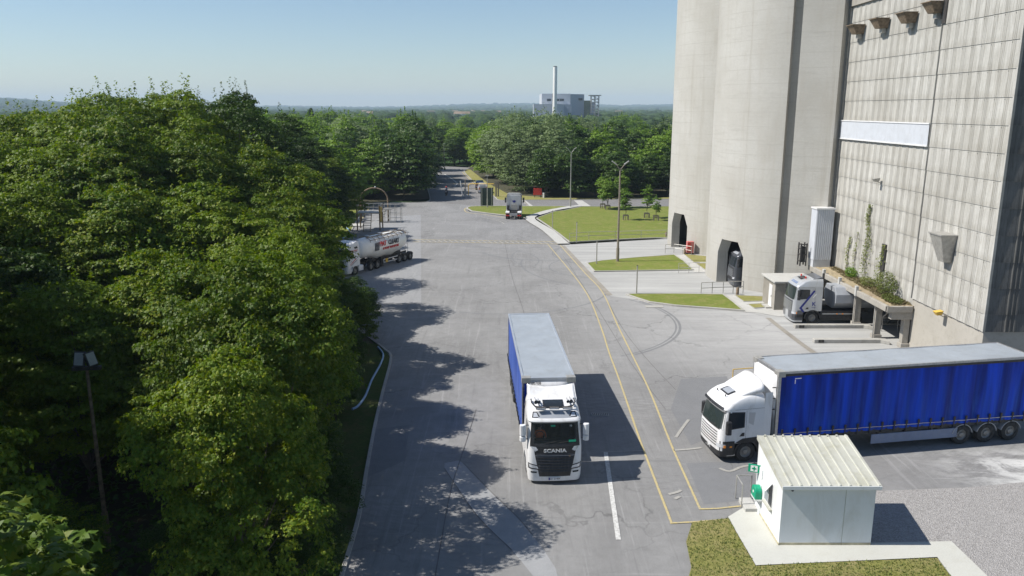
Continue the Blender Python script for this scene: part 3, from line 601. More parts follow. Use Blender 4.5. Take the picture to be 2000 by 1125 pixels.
mb=MB(); mb.add([(-1.05,-.75,0),(0,-.75,0),(0,.75,0),(-1.05,.75,0),(-.5,-.38,-1.75),(0,-.38,-1.75),(0,.38,-1.75),(-.5,.38,-1.75)],[(3,2,1,0),(4,5,6,7),(0,1,5,4),(1,2,6,5),(2,3,7,6),(3,0,4,7)]); mb.build('body','galv',r,None,.02)
MB().box(-1.1,0,-.8,.8,0,.07).build('rim','galv',r)
# wall lamps
for px,py,X,lab in ((1716,352,AX,'small grey flood lamp on the set-back ribbed wall'),(1838,612,BX,'small yellow lamp at the top of the block base')):
    y,z=WX(px,py,X-.3); r=empty('wall_lamp',(X-.06,y,z),0,lab,'lamp')
    mb=MB(); mb.tube([(0,0,-.25),(-.45,0,-.05)],.03); mb.build('bracket','galv',r)
    mb=MB(); mb.add([(-.7,-.22,.12),(-.2,-.22,.2),(-.2,.22,.2),(-.7,.22,.12),(-.55,-.15,-.12),(-.25,-.15,-.08),(-.25,.15,-.08),(-.55,.15,-.12)],[(3,2,1,0),(4,5,6,7),(0,1,5,4),(1,2,6,5),(2,3,7,6),(3,0,4,7)]); mb.build('lamp_head','yellow' if X==BX else 'galv',r,None,.01)
# broken window in set-back wall, above canopy
y,z=WX(1720,505,AX-.3); o=MB().box(AX-.17,AX+.05,y-.3,y+.3,z-.9,z+1.1).build('broken_vent','chassis'); tag(o,'dark broken vent opening in the ribbed wall above the overgrown canopy','vent')
# white duct box beside the building
r=empty('duct_housing',(26.2,68.25,3.75),0,'tall white corrugated box between silo and ribbed wall at the far end of the canopy','duct')
mb=MB(); mb.box(.06,1.55,.06,1.25,-.7,4.4); mb.build('box','strip',r)
def pleat(p0,p1,nn,n,z1):
    v=[(p0[0]+(p1[0]-p0[0])*i/n+(nn[0]*.03 if i%2 else 0),p0[1]+(p1[1]-p0[1])*i/n+(nn[1]*.03 if i%2 else 0),z) for z in (0,z1) for i in range(n+1)]
    return MB().add(v,[(i,i+1,n+2+i,n+1+i) for i in range(n)])
pleat((.04,.04),(1.57,.04),(0,-1),18,4.4).build('front_sheet','strip',r); pleat((.04,1.25),(.04,.04),(-1,0),22,4.4).build('side_sheet','strip',r)
MB().box(-.04,1.62,-.06,1.28,4.4,4.52).build('cap','white',r)
# dark machinery left of the duct
r=empty('pipe_frame',(25.35,68.9,3.1),0,'dark steel pipe frame squeezed between silo and white duct box','machinery')
mb=MB()
for x in (0,.5): 
    for yy in (0,.6): mb.tube([(x,yy,0),(x,yy,2.0)],.07,6)
for z in (.4,1.0,1.5,1.9): mb.tube([(0,0,z),(.5,0,z)],.05,6); mb.tube([(0,0,z),(0,.6,z)],.05,6)
mb.box(.1,.45,.1,.5,.3,1.7); mb.build('frame','chassis',r)
# ---------------- canopy ----------------
CX0=26.35; CY0=54.15; CY1=69.3; CZ=3.08
cn=empty('canopy',(CX0,CY0,0),0,'crumbling concrete loading canopy overgrown with dry weeds, on square pillars','canopy')
mb=MB(); rr=random.Random(8)
def cz(u,v): return .33*max(0,.5)*(.0)+rr.uniform(-.015,.03)
nx,ny=10,50
mb.grid(lambda u,v:(u*1.86,v*(CY1-CY0),CZ+rr.uniform(-.02,.05)+(.02 if u>.5 else 0)),nx,ny); mb.box(0.02,1.86,0.02,CY1-CY0-.02,CZ-.34,CZ-.03)
mb.build('deck','canopyroof',cn)
mb=MB(); mb.box(-.12,.14,-.1,CY1-CY0,CZ-.40,CZ+.03); mb.box(-.12,1.7,-.14,.12,CZ-.40,CZ+.03); mb.build('edge_beam','conc',cn,None,.03)
for a_,b_,c_ in ((0,.45,.95),(60.2-CY0-.2,60.2-CY0+.2,.8),(56.7-CY0-.2,56.7-CY0+.2,.8)): MB().box(.3,1.85,a_,b_,CZ-c_,CZ-.34).build('cross_beam','conc',cn,None,.02)
for (x,y,h) in ((26.93,60.3,CZ-.3),(26.95,56.8,CZ-.3),(27.85,54.5,CZ-.9),(26.93,64.5,CZ-.3)):
    mb=MB(); mb.box(x-CX0-.22,x-CX0+.22,y-CY0-.22,y-CY0+.22,0,h); mb.box(x-CX0-.3,x-CX0+.3,y-CY0-.3,y-CY0+.3,0,.35); mb.build('pillar','conc',cn,None,.03)
for y in (59.2,62.4,65.7): MB().box(-.2,.02,y-CY0-.14,y-CY0+.14,CZ-.42,CZ+.36).build('corbel','path',cn,None,.02)
for y in (60.1,56.6): MB().tube([(.25,y-CY0,0),(.25,y-CY0,CZ-.4)],.045).build('drain_pipe','galv',cn)
# dock kerbs
for (y0,x1,lab,hole) in ((59.45,27.7,'long low concrete kerb beside the silver truck',21.9),(55.45,27.2,'long low concrete kerb nearest the blue trailer',22.5)):
    r=empty('dock_kerb',(21.9,y0,0),0,lab,'kerb')
    MB().prism([(0,0),(x1-21.9-.5,0),(x1-21.9,-.4),(x1-21.9,.3),(x1-21.9-.6,.45),(0,.45)],0,.30).build('kerb_body','kerb',r,None,.04)
    MB().box(.3,.7,-.03,.1,.08,.28).build('kerb_slot','chassis',r)
# undercroft fittings: railings, stairs, platform
def railing(pts,h,label,rows=2,m='galv',r=.025,posts=None,group=None,z0=0):
    o=empty('railing',(pts[0][0],pts[0][1],z0),0,label,'railing',group); P=[Vector((p[0]-pts[0][0],p[1]-pts[0][1],0)) for p in pts]
    mb=MB()
    for k in range(rows): mb.tube([(p.x,p.y,h*(1-k*.45)) for p in P],r,6)
    mb.build('rail',m,o)
    for i in range(len(P)-1):
        n=max(1,int(round((P[i+1]-P[i]).length/(posts or 1.6))))
        for k in range(n+(i==len(P)-2)):
            q=P[i].lerp(P[i+1],k/n); MB().tube([(q.x,q.y,0),(q.x,q.y,h)],r,6).build('post',m,o)
    return o
railing(GP((1112,474),(1150,471),(1302,467)),1.05,'long grey handrail along the bottom edge of the large lawn',2,'galv',.03,3.2,z0=.14)
railing(GP((1299,495),(1316,494),(1350,499)),1.05,'short bent handrail at the doorway of the far silo',2,'galv',.03,1.4)
railing(GP((1325,534),(1345,533),(1365,532)),1.05,'thin handrail on the kerb of the middle grass island',2,'galv',.025,1.0)
railing(GP((1369,576),(1412,574),(1451,573)),1.15,'handrail on the paving in front of the near silo doorway',2,'galv',.032,1.1)
railing([(13.4,46.0),(15.3,46.4),(17.6,46.6)],1.2,'handrail behind the cab of the blue curtain trailer truck',1,'yellow',.028,1.4)
railing([(28.2,58.6),(29.4,58.6),(29.4,57.2)],1.1,'yellow and grey handrail under the canopy between the pillars',2,'galv',.03,1.0)
railing([(28.9,56.2),(30.6,56.2),(30.6,55.2)],1.1,'handrail in the shade under the near end of the canopy',2,'galv',.03,1.0)
st=empty('steel_stairs',(28.6,60.8,0),0,'steel stairs in the dark under the canopy','stairs')
mb=MB(); mb.tube([(0,0,0),(0,-3,2.1)],.05,6); mb.tube([(.9,0,0),(.9,-3,2.1)],.05,6); mb.build('stringer','galv',st)
for k in range(7): MB().box(0,.9,-.42*k-.3,-.42*k,.28*k+.2,.28*k+.24).build('tread','galv',st)
mb=MB(); mb.tube([(0,0,.0),(0,0,1.0),(0,-3,3.1-.2),(0,-3,2.1)],.03,6); mb.build('handrail','yellow',st)
# ---------------- lorries: x forward (front at 0), y left, z up ----------------
class Loft:
    def __init__(s,lv,bow=.05): s.lv=lv; s.bow=bow     # (z, xf, xr, hw, r)
    def at(s,z):
        L=s.lv
        if z<=L[0][0]: return L[0][1:]
        for a,b in zip(L,L[1:]):
            if z<=b[0]:
                t=(z-a[0])/(b[0]-a[0]); return tuple(p+(q-p)*t for p,q in zip(a[1:],b[1:]))
        return L[-1][1:]
    def front(s,y,z,off=0):
        xf,xr,hw,r=s.at(z); a=abs(y); k=hw-r; x=xf-s.bow*(min(a,k)/k)**2
        if a>k: t=min(a-k,r*.999); x=xf-s.bow-r+math.sqrt(r*r-t*t)
        return (x+off,y,z)
    def side(s,x,z,sg,off=0):
        xf,xr,hw,r=s.at(z); x0=xf-s.bow-r; y=hw
        if x>x0: t=min(x-x0,r*.999); y=hw-r+math.sqrt(r*r-t*t)
        return (x,sg*(y+off),z)
    def ring(s,z):
        xf,xr,hw,r=s.at(z); k=hw-r; P=[(xr,hw,z),((xr+xf)/2,hw,z),(xf-s.bow-r,hw,z)]
        P+=[(xf-s.bow-r+r*math.sin(PI/2*i/6),k+r*math.cos(PI/2*i/6),z) for i in range(1,7)]
        P+=[s.front(k*f,z) for f in (.66,.33)]
        return P+[s.front(0,z)]+[(p[0],-p[1],p[2]) for p in P[::-1]]
    def body(s,name,m,parent,zs=None,sm=40,hole=None):
        zs=zs or [l[0] for l in s.lv]; mb=MB(); rg=[s.ring(z) for z in zs]; n=len(rg[0])
        vs=[p for r in rg for p in r]; fs=[(j*n+i,j*n+(i+1)%n,(j+1)*n+(i+1)%n,(j+1)*n+i)[::-1] for j in range(len(zs)-1) for i in range(n)]
        if hole is not None: fs=[f for f in fs if not (min(vs[i][2] for i in f)>=hole[0]-.01 and max(vs[i][2] for i in f)<=hole[1]+.01 and max(abs(vs[i][1]) for i in f)<hole[2] and min(vs[i][0] for i in f)>-.8)]
        fs+=[tuple(range(n)),tuple(range((len(zs)-1)*n,len(zs)*n))[::-1]]
        mb.add(vs,fs); return mb.build(name,m,parent,sm)
    def fpanel(s,name,m,parent,q,off=.008,nu=8,nv=4,sm=30):   # q: 4 (y,z) corners: bl,br,tr,tl seen from the front (y right->left)
        def f(u,v):
            a=[q[0][i]*(1-u)+q[1][i]*u for i in (0,1)]; b=[q[3][i]*(1-u)+q[2][i]*u for i in (0,1)]
            return s.front(a[0]*(1-v)+b[0]*v,a[1]*(1-v)+b[1]*v,off)
        mb=MB().grid(f,nu,nv,flip=q[0][0]>q[1][0]); return mb.build(name,m,parent,sm)
    def spanel(s,name,m,parent,q,sg,off=.008,nu=4,nv=4):
        def f(u,v):
            a=[q[0][i]*(1-u)+q[1][i]*u for i in (0,1)]; b=[q[3][i]*(1-u)+q[2][i]*u for i in (0,1)]
            return s.side(a[0]*(1-v)+b[0]*v,a[1]*(1-v)+b[1]*v,sg,off)
        mb=MB().grid(f,nu,nv,flip=(q[0][0]<q[1][0])==(sg>0)); return mb.build(name,m,parent,30)
_wh={}
def wheel(parent,x,y,sg,rad=.5,w=.3,kind='steel'):
    k=(rad,w,kind,sg)
    if k not in _wh:
        prof=[(rad*.56,-w/2),(rad*.9,-w/2),(rad*.98,-w*.42),(rad,-w*.3),(rad,w*.3),(rad*.98,w*.42),(rad*.9,w/2),(rad*.6,w/2),(rad*.56,w*.40)]
        t=MB().lathe(prof,n=28,axis='y').mesh('tyre',35)
        s_=-1 # outer face toward -h of lathe axis y => +y
        pr=[(rad*.57,w*.40),(rad*.52,w*.42),(rad*.5,w*.30),(rad*.40,w*.20),(rad*.27,w*.26),(rad*.24,w*.42),(rad*.16,w*.46),(.01,w*.46)]
        mb=MB().lathe(pr,n=28,axis='y')
        for i in range(10):
            a=2*PI*i/10; c=(rad*.33*math.cos(a),-w*.30,rad*.33*math.sin(a)); mb.lathe([(.02,-.01),(.02,.03),(.001,.03)],(c[0],-w*.24,c[2]),6,'y')
        rm=mb.mesh('rim',35); ht=MB()
        t.materials.append(MT['tyre']); rm.materials.append(MT['rim' if kind!='dark' else 'chassis'])
        _wh[k]=(t,rm)
    t,rm=_wh[k]
    o=link('wheel',t,None,parent); o.location=(x,y,rad); 
    if sg>0: o.rotation_euler=(0,0,PI)
    r=link('rim',rm,None,o); return o
# lathe axis y maps h -> +? : profile h becomes y=-(r sin) ... keep outer face on -y
def arch(parent,x,y0,y1,r,z,m='black',t=.04,a0=0,a1=180,name='mudguard'):
    mb=MB(); n=14; pts=[(x+r*math.cos(R(a0+(a1-a0)*i/n)),z+r*math.sin(R(a0+(a1-a0)*i/n))) for i in range(n+1)]
    q=[(x+(r+t)*math.cos(R(a0+(a1-a0)*i/n)),z+(r+t)*math.sin(R(a0+(a1-a0)*i/n))) for i in range(n+1)]
    for i in range(n): mb.prism([pts[i],pts[i+1],q[i+1],q[i]],y0,y1,'y')
    return mb.build(name,m,parent)
def mirrors(parent,x,hw,z0,z1,m,sides=(1,-1),arm='black'):
    for s in sides:
        mb=MB(); mb.tube([(x-.1,s*(hw-.05),z1-.05),(x+.02,s*(hw+.16),z1-.02),(x+.02,s*(hw+.16),z0+.1),(x-.1,s*(hw-.03),z0+.1)],.025,6)
        a=mb.build('mirror_arm',arm,parent)
        b=MB().prism([(x-.14,s*(hw+.1)),(x+.02,s*(hw+.06)),(x+.10,s*(hw+.18)),(x+.08,s*(hw+.32)),(x-.10,s*(hw+.36))],z0+.28,z1,'z').build('mirror',m,parent,None,.035)
        MB().prism([(x-.14,s*(hw+.1)),(x+.02,s*(hw+.06)),(x+.10,s*(hw+.18)),(x+.08,s*(hw+.32)),(x-.10,s*(hw+.36))],z0,z0+.25,'z').build('mirror',m,parent,None,.035)
        MB().box(x-.148,x-.14,min(s*(hw+.12),s*(hw+.34)),max(s*(hw+.12),s*(hw+.34)),z0+.32,z1-.04).build('mirror_glass','dglass',b)
NEWGEN=[(.17,-.06,-.85,1.18,.30),(.42,-.01,-.85,1.22,.30),(1.02,0,-.85,1.23,.28),(1.06,-.0,-2.3,1.23,.28),(1.75,-.02,-2.3,1.23,.28),(1.95,-.06,-2.3,1.22,.27),(2.90,-.27,-2.3,1.19,.27),(2.98,-.20,-2.3,1.20,.26),(3.05,-.24,-2.3,1.19,.26),(3.10,-.34,-2.3,1.18,.28),(3.34,-.62,-2.3,1.15,.32),(3.50,-1.0,-2.3,1.10,.36),(3.58,-1.5,-2.3,1.02,.4)]
def chassis(parent,axles,length,dual=True,rad=.5,tank=True,hw=1.22):
    mb=MB(); mb.box(-length,-.6,-.45,-.33,.75,1.0); mb.box(-length,-.6,.33,.45,.75,1.0); mb.box(-2.2,-.7,-.9,.9,.5,1.04); mb.box(-axles[-1]-.5,-axles[-1]+.5,-.4,.4,.95,1.12)
    mb.build('chassis_frame','chassis',parent)
    for i,a in enumerate(axles):
        for s in (1,-1):
            wheel(parent,-a,s*(hw-.17),s,rad)
            if i and dual: wheel(parent,-a,s*(hw-.5),s,rad,.28,'dark')
def seated_driver(x,y,z,rz,parent_label,vest='orangevest'):
    """seated figure grown as one skinned surface"""
    me=bpy.data.meshes.new('person'); 
    V=[(0,0,0),(0,0,.25),(0,0,.48),(0,0,.58),(.02,0,.70),(0,.2,.46),(.2,.28,.25),(.42,.2,.32),(0,-.2,.46),(.2,-.28,.25),(.42,-.2,.32),(.42,.12,.02),(.5,.12,-.4),(.42,-.12,.02),(.5,-.12,-.4)]
    E=[(0,1),(1,2),(2,3),(3,4),(2,5),(5,6),(6,7),(2,8),(8,9),(9,10),(0,11),(11,12),(0,13),(13,14)]
    me.from_pydata(V,E,[]); o=bpy.data.objects.new('person',me); COL.objects.link(o)
    sk=o.modifiers.new('s','SKIN'); rr=[.15,.16,.14,.06,.11,.08,.055,.045,.08,.055,.045,.09,.06,.09,.06]
    for d,r_ in zip(me.skin_vertices[0].data,rr): d.radius=(r_,r_)
    me.skin_vertices[0].data[0].use_root=True
    o.modifiers.new('u','SUBSURF').levels=1; bpy.context.view_layer.update()
    m2=bpy.data.meshes.new_from_object(o.evaluated_get(bpy.context.evaluated_depsgraph_get())); o.modifiers.clear(); o.data=m2
    m2.materials.clear()
    for k in (vest,'skin'): m2.materials.append(MT[k])
    for p in m2.polygons:
        c=p.center; p.use_smooth=True; p.material_index=1 if (c.z>.56 or c.x>.34 and c.z>.15) else 0
    o.location=(x,y,z); o.rotation_euler=(0,0,rz); tag(o,parent_label,'person')
    MB().sphere((.0,0,.76),.115,8,.85).build('hair','darkcloth',o,60)
    return o
def curtain_trailer(parent,x0,x1,H,curt,hwt=1.275,side_detail=(1,-1),zb=1.15,bulge=.05,nbuck=20,wheels=(13.1,14.5,15.9),skirt=True):
    L=x1-x0
    # floor and roof
    mb=MB(); mb.box(-x1,-x0,-hwt+.03,hwt-.03,1.02,1.2); mb.box(-x1,-x0-.8,-.5,-.38,.72,1.02); mb.box(-x1,-x0-.8,.38,.5,.72,1.02)
    for i in range(9): mb.box(-x0-1.2-i*L/9.4,-x0-1.1-i*L/9.4,-hwt+.05,hwt-.05,.9,1.02)
    mb.build('floor','chassis',parent)
    rf=MB().grid(lambda u,v:(-x1+L*u,(-hwt+.09)+(2*hwt-.18)*v,H-.015+.012*math.sin(u*L*2.2+v*2)-.02*math.sin(PI*v)),48,8); o=rf.build('roof_sheet','palegrey',parent,60)
    mb=MB()
    for s in (1,-1): mb.box(-x1,-x0,min(s*(hwt-.10),s*(hwt+.012)),max(s*(hwt-.10),s*(hwt+.012)),H-.12,H+.01)
    mb.box(-x0-.12,-x0+.01,-hwt,hwt,H-.13,H+.012); mb.box(-x1-.01,-x1+.12,-hwt,hwt,H-.13,H+.012); mb.build('roof_rail','alu' if curt=='curtain' else 'silver',parent,None,.015)
    for s in (1,-1):
        if curt=='curtain':
            MB().box(-x1,-x0-.22,min(s*(hwt+.012),s*(hwt+.02)),max(s*(hwt+.012),s*(hwt+.02)),H-.22,H-.10).build('gutter','black',parent)
        # front posts and corner caps
        MB().box(-x0-.14,-x0+.005,min(s*(hwt-.14),s*hwt),max(s*(hwt-.14),s*hwt),1.0,H-.12).build('corner_post','alu',parent,None,.01)
        MB().box(-x0-.34,-x0+.03,min(s*(hwt-.42),s*(hwt+.022)),max(s*(hwt-.42),s*(hwt+.022)),H-.26,H+.02).build('corner_cap','galv',parent,None,.02)
        MB().box(-x1-.005,-x1+.14,min(s*(hwt-.14),s*hwt),max(s*(hwt-.14),s*hwt),1.0,H-.12).build('corner_post','alu',parent)
        rn=random.Random(4+s); ph=[rn.uniform(0,6) for _ in range(8)]
        def cf(u,v,s=s):
            x=-x1+.14+(L-.30)*u; z=zb+(H-.13-zb)*v; d=-x0-x
            e=min(1,4*v*(1-v)+.0)
            w=bulge*(.55*math.sin(1.9*d+ph[0]+1.2*v)*e+.35*math.sin(5.2*d+2.6*v*min(4,8/(d+1))+ph[1])*e+.3*math.sin(9.5*d-3*v+ph[2])*(1-v)*.8)
            if d<4: w+=bulge*.5*math.sin((d*3.2+(v)*7))*e*(1-d/4)
            if v<.12: w+=bulge*.7*abs(math.sin(d*PI/(L/nbuck)))*(1-v/.12)
            return (x,s*(hwt-.03+w),z)
        MB().grid(cf,150,22,flip=s>0).build('curtain',curt,parent,50)
        # lower band with ratchet straps
        MB().grid(lambda u,v,s=s:(-x1+.14+(L-.30)*u,s*(hwt+.008+.012*math.sin(u*L*4)+bulge*.5*abs(math.sin((-x0-(-x1+.14+(L-.30)*u))*PI/(L/nbuck)))),zb+.16+.035*v),150,1,flip=s>0).build('hem_tape','galv' if curt=='curtain' else 'curtain2',parent)
        for i in range(nbuck):
            x=-x0-.35-i*(L-.6)/(nbuck-1)
            mb=MB(); a,b=s*(hwt+.035),s*(hwt+.055); mb.box(x-.025,x+.025,min(a,b),max(a,b),zb-.06,zb+.34); mb.box(x-.05,x+.05,min(a,s*(hwt+.08)),max(a,s*(hwt+.08)),zb+.24,zb+.42); mb.box(x-.012,x+.012,min(s*(hwt-.02),a),max(s*(hwt-.02),a),zb-.14,zb-.04)
            mb.build('buckle_strap','black',parent)
        if skirt:
            MB().box(-x0-10.0,-x0-5.2,min(s*(hwt-.08),s*(hwt-.02)),max(s*(hwt-.08),s*(hwt-.02)),.42,.92).build('side_skirt','bluesheet',parent,None,.02)
        MB().box(-x0-3.4,-x0-3.15,min(s*.75,s*.95),max(s*.75,s*.95),.12,1.02).build('landing_leg','chassis',parent)
        MB().box(-x0-3.5,-x0-3.05,min(s*.68,s*1.0),max(s*.68,s*1.0),.04,.12).build('landing_foot','chassis',parent)
        for wx in wheels:
            wheel(parent,-wx,s*(hwt-.19),s,.5,.34); arch(parent,-wx,s*(hwt-.36) if s>0 else -hwt+.0,s*(hwt-.0) if s>0 else -hwt+.36,.56,.5,'greypanel',.03,12,168)
    # white bulkhead (headboard)
    MB().box(-x0-.06,-x0,-hwt+.16,hwt-.16,1.2,H-.14).build('headboard','white',parent)
    return o
def truck1():
    t=empty('curtain_side_truck',(1.93,33.2,0),math.atan2(-.998,.059),'white cab truck with a grey roofed trailer driving towards the camera in mid yard','truck')
    lv=NEWGEN; Lf=Loft(lv); Lf.body('cab','white',t,hole=(1.95,2.90,.97))
    mb=MB(); mb.add([(x,y,z) for x in (-2.1,-.36) for y in (-1.05,1.05) for z in (1.35,2.88)],[(0,1,3,2),(0,4,5,1),(2,3,7,6),(1,5,7,3),(0,2,6,4)]); mb.build('cab_interior','chassis',t)
    for y in (-.62,.62): MB().box(-1.35,-1.15,y-.25,y+.25,1.6,2.5).build('seat_back','darkcloth',t,None,.05)
    MB().box(-.75,-.3,-1.0,1.0,1.7,2.0).build('dashboard','black',t,None,.05); MB().lathe([(.22,-.015),(.24,0),(.22,.015),(.2,0),(.22,-.015)],(0,0,0),20,'x').build('steering_wheel','black',t).location=(-.72,-.62,2.08)
    # grille, wider on top
    Lf.fpanel('grille','black',t,[(-.70,.42),(.70,.42),(.98,1.86),(-.98,1.86)],.012,12,6)
    g=[c for c in t.children if c.name.startswith('grille')][0]
    for k in range(7):
        z=.66+k*.135; w=.66+.26*(z-.5)/1.3
        MB().grid(lambda u,v,z=z,w=w:Lf.front(-w+2*w*u,z+.06*v,.05-.03*v),12,1).build('grille_slat','black',g)
    MB().grid(lambda u,v:Lf.front(-.9+1.8*u,1.42+.02*v,.03),12,1).build('trim_line','greypanel',g)
    Lf.fpanel('windscreen','glass',t,[(-1.08,1.98),(1.08,1.98),(1.02,2.86),(-1.02,2.86)],.012,14,6)
    Lf.fpanel('dashboard_panel','black',t,[(-1.12,1.84),(1.12,1.84),(1.12,1.985),(-1.12,1.985)],.016,14,2)
    for q in ([(-1.1,1.94),(1.1,1.94),(1.1,2.0),(-1.1,2.0)],[(-1.04,2.83),(1.04,2.83),(1.03,2.9),(-1.03,2.9)],[(-1.12,1.95),(-.92,1.95),(-.88,2.9),(-1.05,2.9)],[(.92,1.95),(1.12,1.95),(1.05,2.9),(.88,2.9)]): Lf.fpanel('windscreen_seal','black',t,q,.006,8,4)
    for s in (1,-1):
        Lf.fpanel('headlight','lampglass',t,[(s*.74,.80),(s*1.14,.86),(s*1.17,1.02),(s*.80,.93)] if s>0 else [(-1.14,.86),(-.74,.80),(-.80,.93),(-1.17,1.02)],.014,6,2)
        Lf.fpanel('headlight_surround','black',t,[(.70,.74),(1.19,.80),(1.2,1.07),(.78,.97)] if s>0 else [(-1.19,.80),(-.70,.74),(-.78,.97),(-1.2,1.07)],.010,6,2)
        Lf.fpanel('fog_lamp','dglass',t,[(.82,.58),(1.08,.60),(1.09,.68),(.80,.66)] if s>0 else [(-1.08,.60),(-.82,.58),(-.80,.66),(-1.09,.68)],.012,4,1)
        Lf.fpanel('corner_wing','lampglass',t,[(.76,1.70),(.90,1.62),(1.10,1.86),(.86,1.84)] if s>0 else [(-.90,1.62),(-.76,1.70),(-.86,1.84),(-1.10,1.86)],.022,4,2)
        Lf.fpanel('roof_lamp_housing','black',t,[(.62,3.10),(1.02,3.10),(.96,3.30),(.78,3.30)] if s>0 else [(-1.02,3.10),(-.62,3.10),(-.78,3.30),(-.96,3.30)],.014,4,2)
        h=[c for c in t.children if c.name.startswith('roof_lamp_housing')][-1]
        Lf.fpanel('roof_lamp','lampglass',h,[(.72,3.13),(.96,3.13),(.92,3.27),(.80,3.27)] if s>0 else [(-.96,3.13),(-.72,3.13),(-.80,3.27),(-.92,3.27)],.022,4,2)
        Lf.spanel('side_window','dglass',t,[(-.42,1.98),(-1.25,1.98),(-1.30,2.75),(-.52,2.80)],s,.012)
        Lf.spanel('door_line','chassis',t,[(-1.36,1.1),(-1.375,1.1),(-1.375,2.85),(-1.36,2.85)],s,.006)
        Lf.spanel('side_vent','black',t,[(-2.0,2.9),(-2.16,2.9),(-2.1,3.3),(-1.95,3.3)],s,.012)
        arch(t,-1.42,.88*s if s>0 else -1.24,1.24 if s>0 else -.88,.56,.5,'white',.05,0,180)
        MB().box(-2.3,-1.98,min(s*.9,s*1.22),max(s*.9,s*1.22),.35,1.02).build('side_fairing','white',t)
        MB().box(-4.4,-2.35,min(s*.7,s*1.21),max(s*.7,s*1.21),.38,1.0).build('side_fairing','white',t,None,.04)
        MB().box(-.84,-.5,min(s*.85,s*1.16),max(s*.85,s*1.16),.45,.9).build('cab_step','black',t)
        # horns on the roof
        x,y,z=Lf.front(s*.86,3.50,.0)
    Lf.fpanel('roof_front_panel','greypanel',t,[(-.72,3.09),(.72,3.09),(.80,3.31),(-.80,3.31)],.011,10,3)
    Lf.fpanel('sun_visor_lip','white',t,[(-1.12,2.90),(1.12,2.90),(1.12,3.02),(-1.12,3.02)],.05,12,3)
    # roof hatch, light bar, horns
    def roofz(x):
        for a,b in zip(lv[9:],lv[10:]):
            if b[1]<=x<=a[1]: return a[0]+(b[0]-a[0])*(x-a[1])/(b[1]-a[1])
        return 3.58
    mb=MB().grid(lambda u,v:(-1.32+.50*v,-.42+.84*u,roofz(-1.32+.50*v)+.03),6,4,flip=True); mb.build('roof_hatch','dglass',t)
    mb=MB().grid(lambda u,v:(-1.37+.60*v,-.47+.94*u,roofz(-1.37+.60*v)+.018),6,4,flip=True); mb.build('roof_hatch_frame','black',t)
    mb=MB(); mb.tube([(-1.35,-.98,3.62),(-.98,-.99,3.60),(-.70,-.86,3.52),(-.62,-.4,3.47),(-.60,0,3.46),(-.62,.4,3.47),(-.70,.86,3.52),(-.98,.99,3.60),(-1.35,.98,3.62)],.03,8); bar=mb.build('light_bar','black',t,40)
    for y in (-.60,0,.60): MB().box(-.62,-.46,y-.22,y+.22,3.44,3.54).build('spot_lamp','chassis',bar,None,.02); MB().box(-.462,-.45,y-.20,y+.20,3.455,3.525).build('lamp_lens','lampglass',bar)
    for s in (1,-1):
        mb=MB(); mb.lathe([(.02,-.5),(.03,0),(.09,.12)],(0,0,0),12,'x'); mb.v=[(x-.95,y+s*.80,z+3.66) for x,y,z in mb.v]; mb.build('air_horn','alu',t,40)
        mb=MB(); mb.lathe([(.02,-.4),(.03,0),(.07,.10)],(0,0,0),12,'x'); mb.v=[(x-.98,y+s*.66,z+3.64) for x,y,z in mb.v]; mb.build('air_horn','alu',t,40)
    MB().lathe([(.05,0),(.05,.06),(.0,.08)],(-1.05,-.62,3.56),12).build('beacon_base','chassis',t)
    # air deflector: concave wedge rising to the trailer
    def df(u,v):
        y=-1.12+2.24*u; k=(abs(2*u-1))**2; x=-1.50-.80*v-.0*k; z=3.55+(.34+.14*k)*v**1.3; return (x,y*(1-.02*v),z)
    mb=MB().grid(df,16,6); mb.grid(lambda u,v:(df(u,1)[0],df(u,1)[1],df(u,1)[2]-(df(u,1)[2]-3.4)*v),16,1)
    for uu in (0,1): mb.grid(lambda u,v,uu=uu:(df(uu,u)[0],df(uu,u)[1],df(uu,u)[2]*(1-v)+3.35*v),6,1)
    o=mb.build('air_deflector','white',t,45); so_=o.modifiers.new('s','SOLIDIFY'); so_.thickness=.03
    mirrors(t,-.32,1.22,2.0,2.80,'white')
    text('lettering','SCANIA',.215,'lettergrey',t,(Lf.front(0,1.66)[0]+.03,0,1.66),(R(90),0,R(90)),.012,.006,1.35)
    MB().box(.0,.03,-.27,.27,.25,.38).build('number_plate','white',t); text('plate_text','221 D 409',.11,'letterblack',t,(.034,0,.315),(R(90),0,R(90)),.003,0,.95)
    MB().box(.0,.032,-.28,-.22,.255,.375).build('plate_band','blueletter',t)
    MB().lathe([(.04,0),(.04,.02),(.0,.02)],(.03,.66,1.42),12,'x').build('emblem','rust',t)
    for s in (-.45,.1): MB().tube([(Lf.front(s,2.0,.03)),(Lf.front(s+.5,2.07,.03))],.012,5).build('wiper','chassis',t)
    Lf.fpanel('permit_sticker','green',t,[(.62,2.03),(.95,2.03),(.95,2.13),(.62,2.13)],.018,2,1)
    Lf.fpanel('visor_sticker','green',t,[(-.18,2.72),(.02,2.72),(.02,2.80),(-.18,2.80)],.018,2,1)
    text('cab_number','10',.12,'lettergrey',t,(Lf.front(.72,2.74)[0]+.02,.72,2.74),(R(77),0,R(90)),.003)
    chassis(t,(1.42,5.1),6.2)
    tr=curtain_trailer(t,2.95,15.2,4.08,'curtain2',1.275,bulge=.03,nbuck=20,wheels=(10.6,11.95,13.3),skirt=False)
    # rounded white fridge-like panel on the headboard
    mb=MB(); mb.grid(lambda u,v:(-2.94+.16*math.sin(PI*v)**.5*math.sin(PI*u)**.3,-.92+1.84*u,3.05+.82*v),10,8,flip=False); mb.build('headboard_panel','white',t,50)
